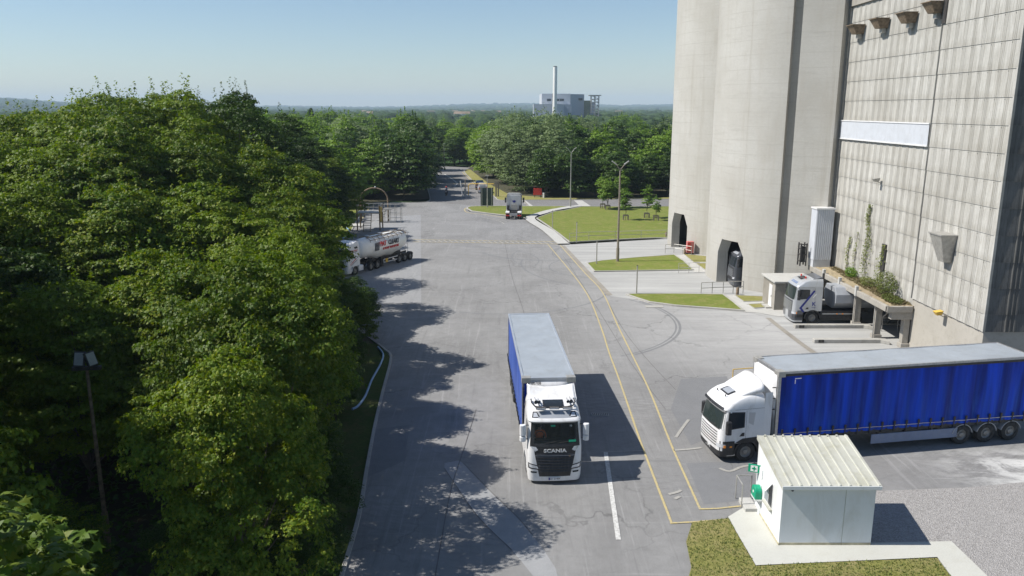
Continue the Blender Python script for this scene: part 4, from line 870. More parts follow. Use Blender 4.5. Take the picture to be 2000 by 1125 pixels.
    for s in (1,-1): MB().box(-3.05,-2.93,min(s*.93,s*1.03),max(s*.93,s*1.03),1.2,3.9).build('headboard_post','greypanel',t); MB().box(-3.06,-2.945,min(s*1.04,s*1.26),max(s*1.04,s*1.26),1.2,3.85).build('headboard_wrap','curtain',t)
    text('fleet_number','00708',.19,'letterblack',t,(-2.80,-.62,3.86),(R(68),0,R(90)),.004,.004)
    p=seated_driver(0,0,0,0,'driver in an orange hi-vis jacket behind the windscreen of the white cab facing the camera')
    p.matrix_world=t.matrix_basis@Matrix.Translation((-1.02,-.62,1.72))
    return t
def truck2():
    f=Vector((-.984,-.178)); t=empty('curtain_side_truck',(9.62,36.56,0),math.atan2(f.y,f.x),'white cab truck with bright blue curtains behind the small white hut','truck')
    lv=[(.32,-.06,-.8,1.16,.30),(.45,0,-.8,1.20,.32),(.98,0,-.8,1.22,.32),(1.02,0,-2.25,1.22,.32),(1.62,-.02,-2.25,1.22,.32),(1.78,-.05,-2.25,1.22,.31),(2.58,-.25,-2.25,1.20,.30),(2.66,-.16,-2.25,1.20,.30),(2.74,-.20,-2.25,1.20,.30),(2.95,-.38,-2.25,1.18,.34),(3.12,-.62,-2.25,1.15,.38),(3.27,-1.0,-2.25,1.08,.42),(3.33,-1.4,-2.25,1.0,.42)]
    Lf=Loft(lv); Lf.body('cab','white',t)
    Lf.body('bumper','black',t,[.30,.45,.62]).scale=(1.012,1.012,1)
    for k in range(6):
        z=.80+k*.135; MB().grid(lambda u,v,z=z:Lf.front(-.88+1.76*u,z+.055*v,.012),12,1).build('grille_slot','black',t)
    Lf.fpanel('windscreen','glass2',t,[(-1.10,1.72),(1.10,1.72),(1.04,2.56),(-1.04,2.56)],.012,14,6)
    Lf.fpanel('windscreen_surround','black',t,[(-1.16,1.66),(1.16,1.66),(1.09,2.6),(-1.09,2.6)],.004,14,6)
    Lf.fpanel('sun_visor','black',t,[(-1.05,2.66),(1.05,2.66),(1.02,2.78),(-1.02,2.78)],.06,12,2)
    Lf.fpanel('visor_edge','white',t,[(-1.10,2.54),(1.10,2.54),(1.10,2.68),(-1.10,2.68)],.05,12,2)
    for s in (1,-1):
        Lf.spanel('side_window','dglass',t,[(-.42,1.72),(-1.22,1.82),(-1.22,2.50),(-.50,2.54)],s,.014)
        Lf.spanel('window_seal','black',t,[(-.38,1.68),(-1.27,1.78),(-1.27,2.55),(-.46,2.59)],s,.008)
        Lf.spanel('door_line','chassis',t,[(-1.34,1.1),(-1.352,1.1),(-1.352,2.62),(-1.34,2.62)],s,.006)
        Lf.spanel('door_line','chassis',t,[(-.34,1.1),(-.352,1.1),(-.352,1.7),(-.34,1.7)],s,.006)
        Lf.spanel('side_line','chassis',t,[(-.34,2.66),(-2.24,2.70),(-2.24,2.712),(-.34,2.672)],s,.006)
        Lf.spanel('sleeper_recess','silver',t,[(-1.46,2.0),(-1.72,1.86),(-1.80,2.50),(-1.46,2.52)],s,.007)
        Lf.spanel('door_handle','black',t,[(-1.02,1.34),(-1.28,1.34),(-1.28,1.52),(-1.16,1.52)],s,.014)
        Lf.spanel('headlight','lampglass',t,[(-.06,.80),(-.34,.80),(-.34,.98),(-.06,.98)],s,.03)
        Lf.fpanel('headlight','lampglass',t,[(.86,.80),(1.14,.80),(1.14,.98),(.86,.98)] if s>0 else [(-1.14,.80),(-.86,.80),(-.86,.98),(-1.14,.98)],.02,4,2)
        Lf.spanel('indicator','orange',t,[(-.24,.80),(-.36,.80),(-.36,.94),(-.24,.94)],s,.042)
        Lf.spanel('side_marker','orange',t,[(-.56,.80),(-.68,.80),(-.68,.88),(-.56,.88)],s,.03)
        Lf.spanel('lower_band','black',t,[(-.1,.62),(-.80,.62),(-.80,1.12),(-.1,1.12)],s,.018)
        MB().box(-.86,-.45,min(s*.9,s*1.2),max(s*.9,s*1.2),.36,.46).build('cab_step','alu',t); MB().box(-.84,-.45,min(s*.88,s*1.18),max(s*.88,s*1.18),.46,1.04).build('step_housing','black',t)
        arch(t,-1.42,.82*s if s>0 else -1.25,1.25 if s>0 else -.82,.56,.5,'black',.07,-5,185)
        MB().prism([(-.8,1.0),(-2.27,1.0),(-2.27,1.28),(-1.2,1.22)],min(s*1.0,s*1.235),max(s*1.0,s*1.235),'y').build('wing_panel','black',t)
        MB().box(-2.95,-2.3,min(s*.9,s*1.18),max(s*.9,s*1.18),.8,1.15).build('side_tank','black',t)
    for s in (1,-1):
        mb=MB(); mb.tube([(-.42,s*1.2,2.12),(-.35,s*1.42,2.12)],.02,5); mb.tube([(-.42,s*1.2,1.62),(-.35,s*1.42,1.62)],.02,5); mb.build('mirror_arm','black',t)
        MB().prism([(-.50,s*1.30),(-.30,s*1.28),(-.22,s*1.38),(-.26,s*1.52),(-.48,s*1.54)],1.55,2.20,'z').build('mirror','black',t,None,.04)
    # roof hatch
    def rz(x): return 3.27+.06*max(0,min(1,(-x-1.0)/.4)) if x<-1 else 3.12+.15*(-x-.62)/.38
    MB().grid(lambda u,v:(-1.30+.55*v,-.33+.66*u,rz(-1.30+.55*v)+.035),3,3,flip=True).build('roof_hatch','greypanel',t)
    MB().grid(lambda u,v:(-1.38+.70*v,-.44+.88*u,rz(-1.38+.70*v)+.022),3,3,flip=True).build('roof_hatch_frame','black',t)
    # air deflector, hollow at the back
    def df(u,v):
        a=PI*(u); y=1.12*math.cos(a); cr=(.35+.65*min(1,math.sin(a)**.55)) ; x=-1.05-1.15*v; z=3.20+(.0+.80*v**.8)*cr; return (x-.0*abs(y),y*(.80+.2*v),z)
    o=MB().grid(df,24,8).build('air_deflector','white',t,50); q=o.modifiers.new('s','SOLIDIFY'); q.thickness=.03
    for s in (1,-1): MB().grid(lambda u,v,s=s:(-2.24-.40*u,s*(1.21-.04*u),1.1+2.35*v),2,4,flip=s<0).build('side_deflector','white',t,None)
    for s in (-.5,.15): MB().tube([Lf.front(s,1.74,.03),Lf.front(s+.5,1.80,.03)],.012,5).build('wiper','chassis',t)
    for k in range(2): MB().lathe([(.03,0),(.03,.1),(0,.11)],(.0-.55,(-.4,.5)[k],3.13),8).build('roof_marker','black',t)
    chassis(t,(1.42,5.0),6.1)
    mb=MB(); mb.box(-3.05,-2.55,-.8,.8,1.0,1.9); [mb.tube([(-2.5,y,1.6),(-2.9,y,1.2),(-3.2,y*1.2,1.6)],.03,6) for y in (-.3,-.15,0,.2)]; mb.build('coupling_gear','chassis',t)
    curtain_trailer(t,2.82,16.75,4.46,'curtain',1.275,bulge=.055,nbuck=21,zb=1.16)
    # white refrigerated-looking headboard fairing with louvre notches
    mb=MB(); mb.grid(lambda u,v:(-2.80+.22*math.sin(PI*min(1,max(0,v*1.02)))**.4*math.sin(PI*u)**.35,-1.16+2.32*u,2.05+2.25*v),10,10); o=mb.build('headboard_panel','white',t,50)
    for k in range(3): MB().box(-2.78,-2.60,1.135,1.17,2.55+k*.55,2.59+k*.55).build('panel_notch','chassis',o)
    MB().box(-3.95,-3.62,1.33,1.336,4.10,4.14).build('curtain_mark','lettergrey',t); MB().box(-3.66,-3.62,1.33,1.336,3.86,4.07).build('curtain_mark','lettergrey',t)
    return t
def truckK():
    t=empty('silver_tank_truck',(22.05,62.0,0),PI,'silver truck cab with a dark blue chevron and letter K, parked by the overgrown canopy','truck')
    lv=[(z-(.0 if z<1 else 0),xf,xr,hw,r) for z,xf,xr,hw,r in NEWGEN]; Lf=Loft(lv); sc=t; 
    Lf.body('cab','silver',t)
    Lf.body('bumper','darkcab',t,[.30,.42,.98]).scale=(1.01,1.012,1)
    Lf.fpanel('grille','darkcab',t,[(-.95,.98),(.95,.98),(1.0,1.86),(-1.0,1.86)],.012,12,6)
    g=[c for c in t.children if c.name.startswith('grille')][-1]
    for k in range(6): MB().grid(lambda u,v,k=k:Lf.front(-.9+1.8*u,1.05+k*.125+.04*v,.03),12,1).build('grille_slat','silver',g)
    Lf.fpanel('windscreen','glass2',t,[(-1.08,1.98),(1.08,1.98),(1.02,2.84),(-1.02,2.84)],.012,14,6)
    Lf.fpanel('windscreen_surround','black',t,[(-1.14,1.92),(1.14,1.92),(1.08,2.9),(-1.08,2.9)],.005,14,6)
    Lf.fpanel('roof_decal','bluesheet',t,[(-.62,3.14),(.62,3.14),(.58,3.28),(-.58,3.28)],.012,8,2)
    for s in (1,-1):
        Lf.spanel('side_window','dglass',t,[(-.42,1.98),(-1.30,2.06),(-1.30,2.78),(-.50,2.80)],s,.012)
        Lf.spanel('door_line','chassis',t,[(-1.74,1.2),(-1.755,1.2),(-1.70,2.9),(-1.685,2.9)],s,.006)
        Lf.spanel('roof_line','chassis',t,[(-.4,2.93),(-1.7,2.93),(-1.7,2.94),(-.4,2.94)],s,.006)
        Lf.spanel('headlight','lampglass',t,[(-.03,.82),(-.34,.82),(-.34,1.0),(-.03,1.0)],s,.03)
        Lf.spanel('indicator','orange',t,[(-.30,.84),(-.38,.84),(-.38,1.0),(-.30,1.0)],s,.04)
        Lf.spanel('lower_band','black',t,[(-.1,.55),(-.85,.55),(-.85,.80),(-.1,.80)],s,.018); Lf.spanel('lower_band','darkcab',t,[(-.4,.84),(-.85,.84),(-.85,1.12),(-.4,1.12)],s,.018)
        arch(t,-1.62,.85*s if s>0 else -1.25,1.25 if s>0 else -.85,.56,.5,'black',.09,-5,185)
        MB().box(-5.2,-2.25,min(s*.8,s*1.2),max(s*.8,s*1.2),.32,1.02).build('side_fairing','black',t,None,.03)
        MB().box(-4.9,-2.4,min(s*1.2,s*1.215),max(s*1.2,s*1.215),.80,.86).build('reflective_strip','silver',t)
        for k in range(2): MB().box(-3.6-k*.45,-3.5-k*.45,min(s*1.2,s*1.225),max(s*1.2,s*1.225),.79,.87).build('side_marker','orange',t)
        Lf.spanel('door_handle','black',t,[(-1.0,1.22),(-1.25,1.22),(-1.25,1.36),(-1.12,1.36)],s,.02)
        # chevron decal
        Lf.spanel('chevron','blueletter',t,[(-.52,1.30),(-.72,1.30),(-1.72,2.66),(-1.60,2.74)],s,.020,8,2); Lf.spanel('chevron','blueletter',t,[(-.52,1.32),(-.74,1.32),(-.98,.98),(-.80,.98)],s,.021,4,2)
        Lf.spanel('chevron','lettergrey',t,[(-1.50,2.12),(-1.60,2.12),(-1.84,2.42),(-1.76,2.48)],s,.020,4,2)
        text('lettering','K',.48,'blueletter',t,(-1.66,s*1.245,1.62),(R(90),0,R(180) if s>0 else 0),.006,.006)
        Lf.spanel('small_decal','blueletter',t,[(-1.50,1.33),(-1.82,1.33),(-1.82,1.36),(-1.50,1.36)],s,.016)
    for y in (-.55,.45):
        MB().lathe([(.05,0),(.06,.05),(.06,.14),(.0,.17)],(-1.15,y,3.53),12).build('beacon','red',t)
    MB().grid(lambda u,v:(-1.30+.55*v,-.38+.76*u,3.50+.0*v+(.08 if v<.5 else .03)),3,3,flip=True).build('roof_hatch','dglass',t)
    mb=MB().grid(lambda u,v:(-1.55-.75*v,-1.0+2.0*u,3.56+.14*v),8,4); o=mb.build('air_deflector','darkcab',t); q=o.modifiers.new('s','SOLIDIFY'); q.thickness=.04
    mirrors(t,-.34,1.22,2.0,2.78,'black')
    mb=MB(); mb.box(-2.6,-2.35,-.5,.5,1.1,3.1); mb.tube([(-2.6,.3,3.1),(-2.6,.3,3.9)],.1,8); mb.build('exhaust_stack','chassis',t)
    chassis(t,(1.62,5.1),6.4)
    # faceted tank body behind the cab
    mb=MB(); oct_=[(-.6,.0),(.6,.0),(1.22,.55),(1.22,1.2),(.85,1.75),(-.85,1.75),(-1.22,1.2),(-1.22,.55)]
    mb.prism(oct_,-11.5,-3.35,'x'); o=mb.build('tank_body','greypanel',t,None,.03); o.location=(0,0,1.15)
    return t
def tanker():
    f=Vector((-.475,-.88)); t=empty('tanker_truck',(-17.6,79.15,0),math.atan2(f.y,f.x),'white bulk powder tanker truck with red and black lettering, half behind the trees','truck',None,.92)
    lv=[(.30,-.06,-.8,1.18,.28),(.42,0,-.8,1.22,.28),(1.0,0,-.8,1.23,.28),(1.04,0,-2.25,1.23,.26),(1.9,-.03,-2.25,1.23,.24),(2.85,-.16,-2.25,1.21,.22),(3.1,-.26,-2.25,1.20,.22),(3.4,-.55,-2.25,1.17,.28),(3.62,-1.3,-2.25,1.10,.34),(3.72,-2.0,-2.25,1.04,.36)]
    Lf=Loft(lv); Lf.body('cab','white',t)
    Lf.fpanel('windscreen','dglass',t,[(-1.12,1.92),(1.12,1.92),(1.10,2.84),(-1.10,2.84)],.012,12,5)
    Lf.fpanel('sun_visor','black',t,[(-1.12,2.84),(1.12,2.84),(1.10,2.98),(-1.10,2.98)],.05,12,2)
    Lf.fpanel('grille','black',t,[(-.80,.95),(.80,.95),(.80,1.72),(-.80,1.72)],.012,10,4)
    Lf.fpanel('lower_grille','black',t,[(-.80,.45),(.80,.45),(.80,.80),(-.80,.80)],.012,10,2)
    for k in range(4): MB().lathe([(.09,0),(.09,.08),(.0,.09)],(-.58,-.6+.4*k,3.36),10,'x').build('roof_lamp','lampglass',t)
    for s in (1,-1):
        Lf.spanel('side_window','dglass',t,[(-.4,1.85),(-1.15,1.95),(-1.15,2.62),(-.42,2.66)],s,.012)
        Lf.spanel('roof_window','dglass',t,[(-1.45,2.95),(-2.0,2.95),(-1.9,3.2),(-1.35,3.15)],s,.012)
        arch(t,-1.45,.85*s if s>0 else -1.25,1.25 if s>0 else -.85,.55,.5,'white',.06,0,180)
        MB().box(-2.9,-2.05,min(s*.8,s*1.2),max(s*.8,s*1.2),.35,.95).build('side_fairing','white',t,None,.04)
        Lf.spanel('stripe','letterred',t,[(-.5,1.25),(-.62,1.25),(-1.75,1.85),(-1.55,1.85)],s,.016); Lf.spanel('stripe','letterblack',t,[(-.6,1.12),(-.68,1.12),(-1.85,1.68),(-1.75,1.70)],s,.016)
        text('cab_lettering','PAT CLEARY',.19,'letterred',t,(-1.4,s*1.24,2.76),(R(90),0,R(180) if s>0 else 0),.004,.004); text('cab_lettering','& SONS TRANSPORT',.1,'letterblack',t,(-1.4,s*1.24,2.6),(R(90),0,R(180) if s>0 else 0),.004,.002)
    mirrors(t,-.3,1.22,1.95,2.75,'white')
    chassis(t,(1.45,4.3,5.5),6.4,False)
    for s in (1,-1):
        arch(t,-4.9,.8*s if s>0 else -1.22,1.22 if s>0 else -.8,.98,.35,'black',.04,25,155)
    # tank: sections along x
    sec=[(-2.75,.25,2.6,.25),(-2.9,.75,2.5,.85),(-3.3,1.1,2.5,1.15),(-4.2,1.24,2.52,1.22),(-5.2,1.27,2.5,1.25),(-6.5,1.27,2.42,1.42),(-7.6,1.27,2.5,1.25),(-8.8,1.27,2.42,1.45),(-10,1.27,2.5,1.25),(-11.0,1.22,2.55,1.18),(-11.6,1.0,2.62,.95),(-11.9,.5,2.65,.5),(-12.0,.1,2.65,.1)]
    mb=MB(); n=28; vs=[]
    for i,(x,w,zc,h) in enumerate(sec):
        for k in range(n):
            a=2*PI*k/n; cz_=math.sin(a); hop=0
            if cz_<0: hop=(.42 if i in (5,7) else 0)*(abs(cz_)**1.5); cw=w*(1-.35*abs(cz_)**2*(1 if i in(5,7) else .0))
            else: cw=w
            vs.append((x,cw*math.cos(a),zc+h*.95*cz_*(1 if cz_>0 else 1)-hop))
    m=len(sec); mb.add(vs,[(i*n+k,i*n+(k+1)%n,(i+1)*n+(k+1)%n,(i+1)*n+k)[::-1] for i in range(m-1) for k in range(n)])
    tk=mb.build('tank','tank',t,60); q=tk.modifiers.new('s','SUBSURF'); q.levels=1; q.render_levels=1
    mb=MB(); mb.box(-11.4,-4.4,.45,.52,3.66,3.74); mb.box(-11.4,-4.4,-.52,-.45,3.66,3.74); mb.box(-11.4,-4.4,1.0,1.04,3.40,3.46)
    for k in range(9): mb.tube([(-4.5-k*.85,1.04,3.2),(-4.5-k*.85,1.04,3.45),(-4.5-k*.85,.5,3.72)],.03,5)
    mb.build('walkway_rail','rust',t)
    for x in (-5.2,-7.6,-9.9): MB().lathe([(.28,0),(.28,.14),(.0,.18)],(x,0,3.7),16).build('hatch_lid','alu',t)
    mb=MB()
    for y in (-.2,.2): mb.tube([(-11.9,y+.6,.6),(-11.95,y+.6,3.5),(-11.4,y+.6,3.75)],.03,6)
    for k in range(10): mb.tube([(-11.93,.4,.8+k*.28),(-11.93,.8,.8+k*.28)],.02,5)
    mb.build('rear_ladder','alu',t)
    mb=MB(); mb.box(-12,-4.2,-.5,-.35,.85,1.1); mb.box(-12,-4.2,.35,.5,.85,1.1); mb.box(-6.9,-6.5,-.9,.9,.1,1.2); mb.build('trailer_frame','chassis',t)
    for s in (1,-1):
        mb=MB(); a,b=sorted((s*1.15,s*1.2)); mb.box(-9.4,-6.6,a,b,.52,.60); mb.box(-9.4,-6.6,a,b,.88,.96); mb.box(-6.68,-6.6,a,b,.52,.96); mb.box(-9.4,-9.32,a,b,.52,.96); mb.build('side_guard','white',t)
        MB().box(-7.4,-6.95,min(s*1.19,s*1.21),max(s*1.19,s*1.21),.50,.98).build('hazard_plate','yellow',t)
        for wx in (9.7,10.6+.2,11.9): wheel(t,-wx,s*1.06,s,.5,.36); arch(t,-wx,s*.86 if s>0 else -1.24,1.24 if s>0 else -.86,.54,.5,'black',.03,20,160)
        rz_=R(180) if s>0 else 0
        text('tank_lettering','PAT',.78,'letterred',t,(-6.55 if s>0 else -9.9,s*1.285,2.80),(R(90-s*0),0,rz_),.02,.022,.80); text('tank_lettering','CLEARY',.78,'letterblack',t,(-8.55 if s>0 else -8.0,s*1.285,2.80),(R(90),0,rz_),.02,.022,.74)
        text('tank_lettering','& SONS TRANSPORT',.36,'letterred',t,(-8.0,s*1.285,2.22),(R(90),0,rz_),.02,.01,.92)
        for k in range(4): 
            MB().prism([(-4.95-.22*k,2.15),(-5.07-.22*k,2.15),(-5.22-.22*k,3.1),(-5.10-.22*k,3.1)],min(s*1.26,s*1.29),max(s*1.26,s*1.29),'y').build('emblem','letterblack',t)
    return t
def bobtail():
    t=empty('truck_tractor',(.42,127.4,0),R(88),'white tractor unit without a trailer, seen from behind on the far side of the yard','truck')
    Lf=Loft([(a,b,c,d,e) for a,b,c,d,e in NEWGEN]); Lf.body('cab','white',t)
    MB().box(-2.32,-2.305,-1.08,1.08,1.2,3.3).build('rear_panel','silver',t,None,.02)
    MB().lathe([(.20,0),(.20,.012),(.0,.012)],(0,0,0),20,'x').build('round_badge','blueletter',t).location=(-2.33,0,2.4)
    b=[c for c in t.children if c.name.startswith('round_badge')][0]; b.rotation_euler=(0,PI,0)
    MB().prism([(-.34,.1),(.34,.1),(.12,-.2),(-.12,-.2)],-2.335,-2.322,'x').build('badge_wings','blueletter',t).location=(0,0,2.42)
    MB().lathe([(.12,0),(.12,.02),(0,.02)],(-2.35,0,2.4),14,'x').build('badge_center','lettergrey',t)
    for s in (1,-1):
        mb=MB(); mb.tube([(-2.36,s*1.12,1.2),(-2.36,s*1.12,3.4),(-2.3,s*.9,3.55)],.04,6); mb.build('rear_bar','black',t)
        MB().box(-2.9,-2.35,min(s*.75,s*1.1),max(s*.75,s*1.1),.9,1.8).build('air_tank','black',t,None,.05)
        MB().prism([(-4.45,.9),(-5.6,.9),(-5.75,1.08),(-5.35,1.2),(-4.7,1.2)],min(s*.62,s*1.22),max(s*.62,s*1.22),'y').build('rear_mudguard','white',t,None,.03)
        MB().box(-5.95,-5.85,min(s*.6,s*1.2),max(s*.6,s*1.2),.55,.72).build('rear_lamp','red',t)
        MB().box(-4.2,-2.4,min(s*.85,s*1.2),max(s*.85,s*1.2),.35,1.0).build('side_fairing','white',t,None,.04)
        arch(t,-1.42,.9*s if s>0 else -1.24,1.24 if s>0 else -.9,.56,.5,'white',.05,0,180)
    MB().lathe([(.42,0),(.42,.08),(.1,.1)],(-4.9,0,1.12),18).build('fifth_wheel','black',t)
    MB().box(-2.75,-2.4,-.5,.5,1.1,2.0).build('air_line_panel','galv',t)
    MB().box(-5.95,-5.8,-.6,.6,.6,1.0).build('rear_crossmember','alu',t)
    mb=MB(); mb.box(-2.3,-2.0,-.9,.9,3.5,3.72); mb.build('air_deflector','white',t)
    mirrors(t,-.32,1.22,2.0,2.8,'black'); chassis(t,(1.42,5.0),5.9)
    return t
def silotruck():
    t=empty('dark_truck',(20.95,75.05,.0),PI,'dark grey truck nosing out of the doorway of the near silo','truck')
    Lf=Loft(NEWGEN); Lf.body('cab','darkcab',t)
    Lf.fpanel('windscreen','dglass',t,[(-1.08,1.98),(1.08,1.98),(1.02,2.84),(-1.02,2.84)],.012,14,6)
    Lf.fpanel('grille','black',t,[(-.95,.62),(.95,.62),(1.0,1.86),(-1.0,1.86)],.012,12,6)
    g=[c for c in t.children if c.name.startswith('grille')][-1]
    for k in range(5): MB().grid(lambda u,v,k=k:Lf.front(-.9+1.8*u,1.0+k*.16+.05*v,.03),12,1).build('grille_slat','greypanel',g)
    Lf.fpanel('roof_panel','greypanel',t,[(-.7,3.12),(.7,3.12),(.7,3.3),(-.7,3.3)],.012,8,2)
    for s in (1,-1):
        Lf.spanel('side_window','dglass',t,[(-.42,1.98),(-1.30,2.06),(-1.30,2.78),(-.50,2.80)],s,.012)
        Lf.fpanel('headlight','lampglass',t,[(.74,.80),(1.14,.86),(1.17,1.02),(.80,.93)] if s>0 else [(-1.14,.86),(-.74,.80),(-.80,.93),(-1.17,1.02)],.016,6,2)
        arch(t,-1.42,.88*s if s>0 else -1.24,1.24 if s>0 else -.88,.56,.5,'black',.05,0,180)
        MB().box(-4.6,-2.3,min(s*.8,s*1.2),max(s*.8,s*1.2),.35,1.0).build('side_fairing','black',t)
    mirrors(t,-.32,1.22,2.0,2.8,'black'); chassis(t,(1.42,5.0),8.5)
    mb=MB(); mb.lathe([(.3,0),(1.1,-.5),(1.2,-1),(1.2,-5.5),(.3,-6)],(-3.0,0,2.4),20,'x'); mb.build('tank_body','greypanel',t,40)
    return t
truck1(); truck2(); truckK(); tanker(); bobtail(); silotruck()
# ---------------- street furniture ----------------
def lamp_post(p,h,lab,kind='Y',r=.11,m='galv',rz=0):
    o=empty('lamp_post',(p[0],p[1],0),rz,lab,'lamp post','lamp posts around the yard'); mb=MB()
    MB().tube([(0,0,0),(0,0,1.6)],r*1.35,12).build('pole_base',m,o,40)
    MB().tube([(0,0,1.55),(0,0,h)],r,12,True,r*.6).build('pole',m,o,40)
    if kind=='Y':
        for s in (1,-1):
            MB().tube([(0,0,h-.15),(s*.35,0,h+.28),(s*.5,0,h+.48)],.05,6).build('arm',m,o)
            a=MB().prism([(s*.42,h+.36),(s*.95,h+.75),(s*.90,h+.85),(s*.38,h+.48)],-.12,.12,'y').build('lamp_head','galv',o,None,.02)
    elif kind=='flood':
        MB().box(-.5,.5,-.08,.08,h-.05,h+.08).build('cross_arm','chassis',o)
        for s,t_ in ((-.24,.5),(.26,.35)):
            b=MB().box(-.21,.21,-.05,.05,0,.55).build('floodlight','chassis',o,None,.02); b.location=(s,-.05,h+.10); b.rotation_euler=(R(-20),0,R(-12 if s<0 else 62))
            MB().box(-.17,.17,-.056,-.05,.04,.50).build('lamp_glass','floodlight',b)
    else:
        MB().box(-.28,.28,-.12,.12,h,h+.14).build('lamp_head','galv',o,None,.03)
    return o
lamp_post(G(1206,512),10.3,'tall lamp post with a forked top on the middle grass island','Y',.13,'wood')
lamp_post(G(1114,405),9.4,'lamp post between the footpath and the far road','Y',.10)
lamp_post(G(868,331),7,'lamp post at the far end of the access road','plain',.09)
lamp_post(G(952,406),5.4,'short lamp post standing in front of the dark notice board','plain',.08)
p=G(213,1075); lamp_post(p,7.35,'floodlight pole among the dark trees at the left','flood',.085,'rust',R(8))
for q,h,lab in (((1079,448),2.6,'thin grey post on the large lawn near the footpath'),((1126,474),2.6,'thin grey post at the lower corner of the large lawn'),((1165,517),2.6,'thin grey post on the tip of the middle grass island'),((1243,576),2.7,'thin grey post on the grass island nearest the camera')):
    x,y=G(*q); o=empty('marker_post',(x,y,0),0,lab,'post','thin grey posts along the bays'); MB().tube([(0,0,0),(0,0,h)],.06,8).build('post','galv',o); MB().tube([(0,0,h),(0,0,h+.05)],.075,8).build('cap','chassis',o)
for q,lab in (((1301,463),'brown bollard beside the far silo'),((1337,497),'short brown bollard left of the red cabinet'),((1382,529),'brown bollard by the path between the silos'),((1440,576),'brown bollard in front of the near silo')):
    x,y=G(*q); o=MB().lathe([(.14,0),(.14,.62),(.10,.70),(0,.70)],(0,0,0),12).build('bollard','rust',None,40); o.location=(x,y,0); tag(o,lab,'bollard','brown bollards by the silos')
# red cabinet
x,y=G(1347,496); o=empty('hose_cabinet',(x,y,0),0,'faded red cabinet against the foot of the far silo','cabinet'); MT['pinkred']=mat('faded_red_paint',(.50,.16,.15),.6,0,.15,3)
MB().box(-.4,.4,-.3,.3,.15,1.5).build('cabinet_body','pinkred',o,None,.03)
for z in (.35,.75,1.1): MB().box(-.34,-.02,-.315,-.3,z,z+.28).build('door_panel','red',o)
MB().box(-.42,.42,-.32,.32,0,.15).build('cabinet_base','chassis',o)
x,y=G(1050,386); o=empty('red_bin',(x,y,0),0,'bright red panel box on posts at the edge of the wood','box')
MB().box(-.8,.8,-.1,.1,.5,1.8).build('panel','red',o,None,.03); MB().box(-.6,-.5,-.05,.05,0,.5).build('leg','chassis',o); MB().box(.5,.6,-.05,.05,0,.5).build('leg','chassis',o)
x,y=G(1062,386.5); o=MB().lathe([(.18,0),(.18,.8),(.24,.85),(.2,1.0),(0,1.02)],(0,0,0),12).build('white_post','white',None,40); o.location=(x,y,0); tag(o,'short white post right of the red panel box','post')
# notice board seen from behind
x,y=G(951,404.5); o=empty('notice_board',(x,y,0),0,'large dark green notice board seen from behind, on the far grass island','sign')
MT['darkgreen']=mat('dark_green_sheet',(.03,.05,.045),.6,0,.2,2)
MB().box(-1.08,1.08,-.03,.03,.25,3.35).build('board','darkgreen',o)
for q in (-.85,.85): MB().box(q-.06,q+.06,-.12,-.03,0,3.4).build('leg','galv',o)
for z in (.9,1.7,2.5): MB().box(-1.08,1.08,-.05,-.03,z,z+.04).build('batten','chassis',o)
# barrier gate
x,y=G(912,384); o=empty('barrier_gate',(x,y,0),0,'yellow barrier gate on a concrete block across the entry lane','gate')
MB().box(-.9,.7,-.7,.7,0,.25).build('block','path',o,None,.04); MB().box(-.55,-.1,-.3,.3,.25,1.5).build('machine','galv',o,None,.03)
mb=MB(); mb.tube([(.3,0,.25),(.3,0,2.2),(.6,0,2.45),(5.2,0,2.45)],.09,8); mb.tube([(.4,0,1.5),(5.2,0,1.5)],.04,6); mb.build('arm','yellow',o)
for q in (1.8,3.4,5.1): MB().tube([(q,0,1.5),(q,0,2.45)],.03,6).build('arm_strut','galv',o)
MB().tube([(-.85,.2,0),(-1.25,.2,3.0)],.10,8).build('leaning_post','white',o); MB().tube([(-.35,.3,.2),(-.3,.3,3.3)],.1,8).build('post','wood',o)
x,y=G(969,384); o=empty('gate_post',(x,y,0),0,'wooden gate post on the verge at the right end of the barrier','post'); MB().box(-.15,.15,-.15,.15,0,3).build('post','wood',o); MB().box(.3,.55,-.12,.12,0,3).build('post','wood',o)
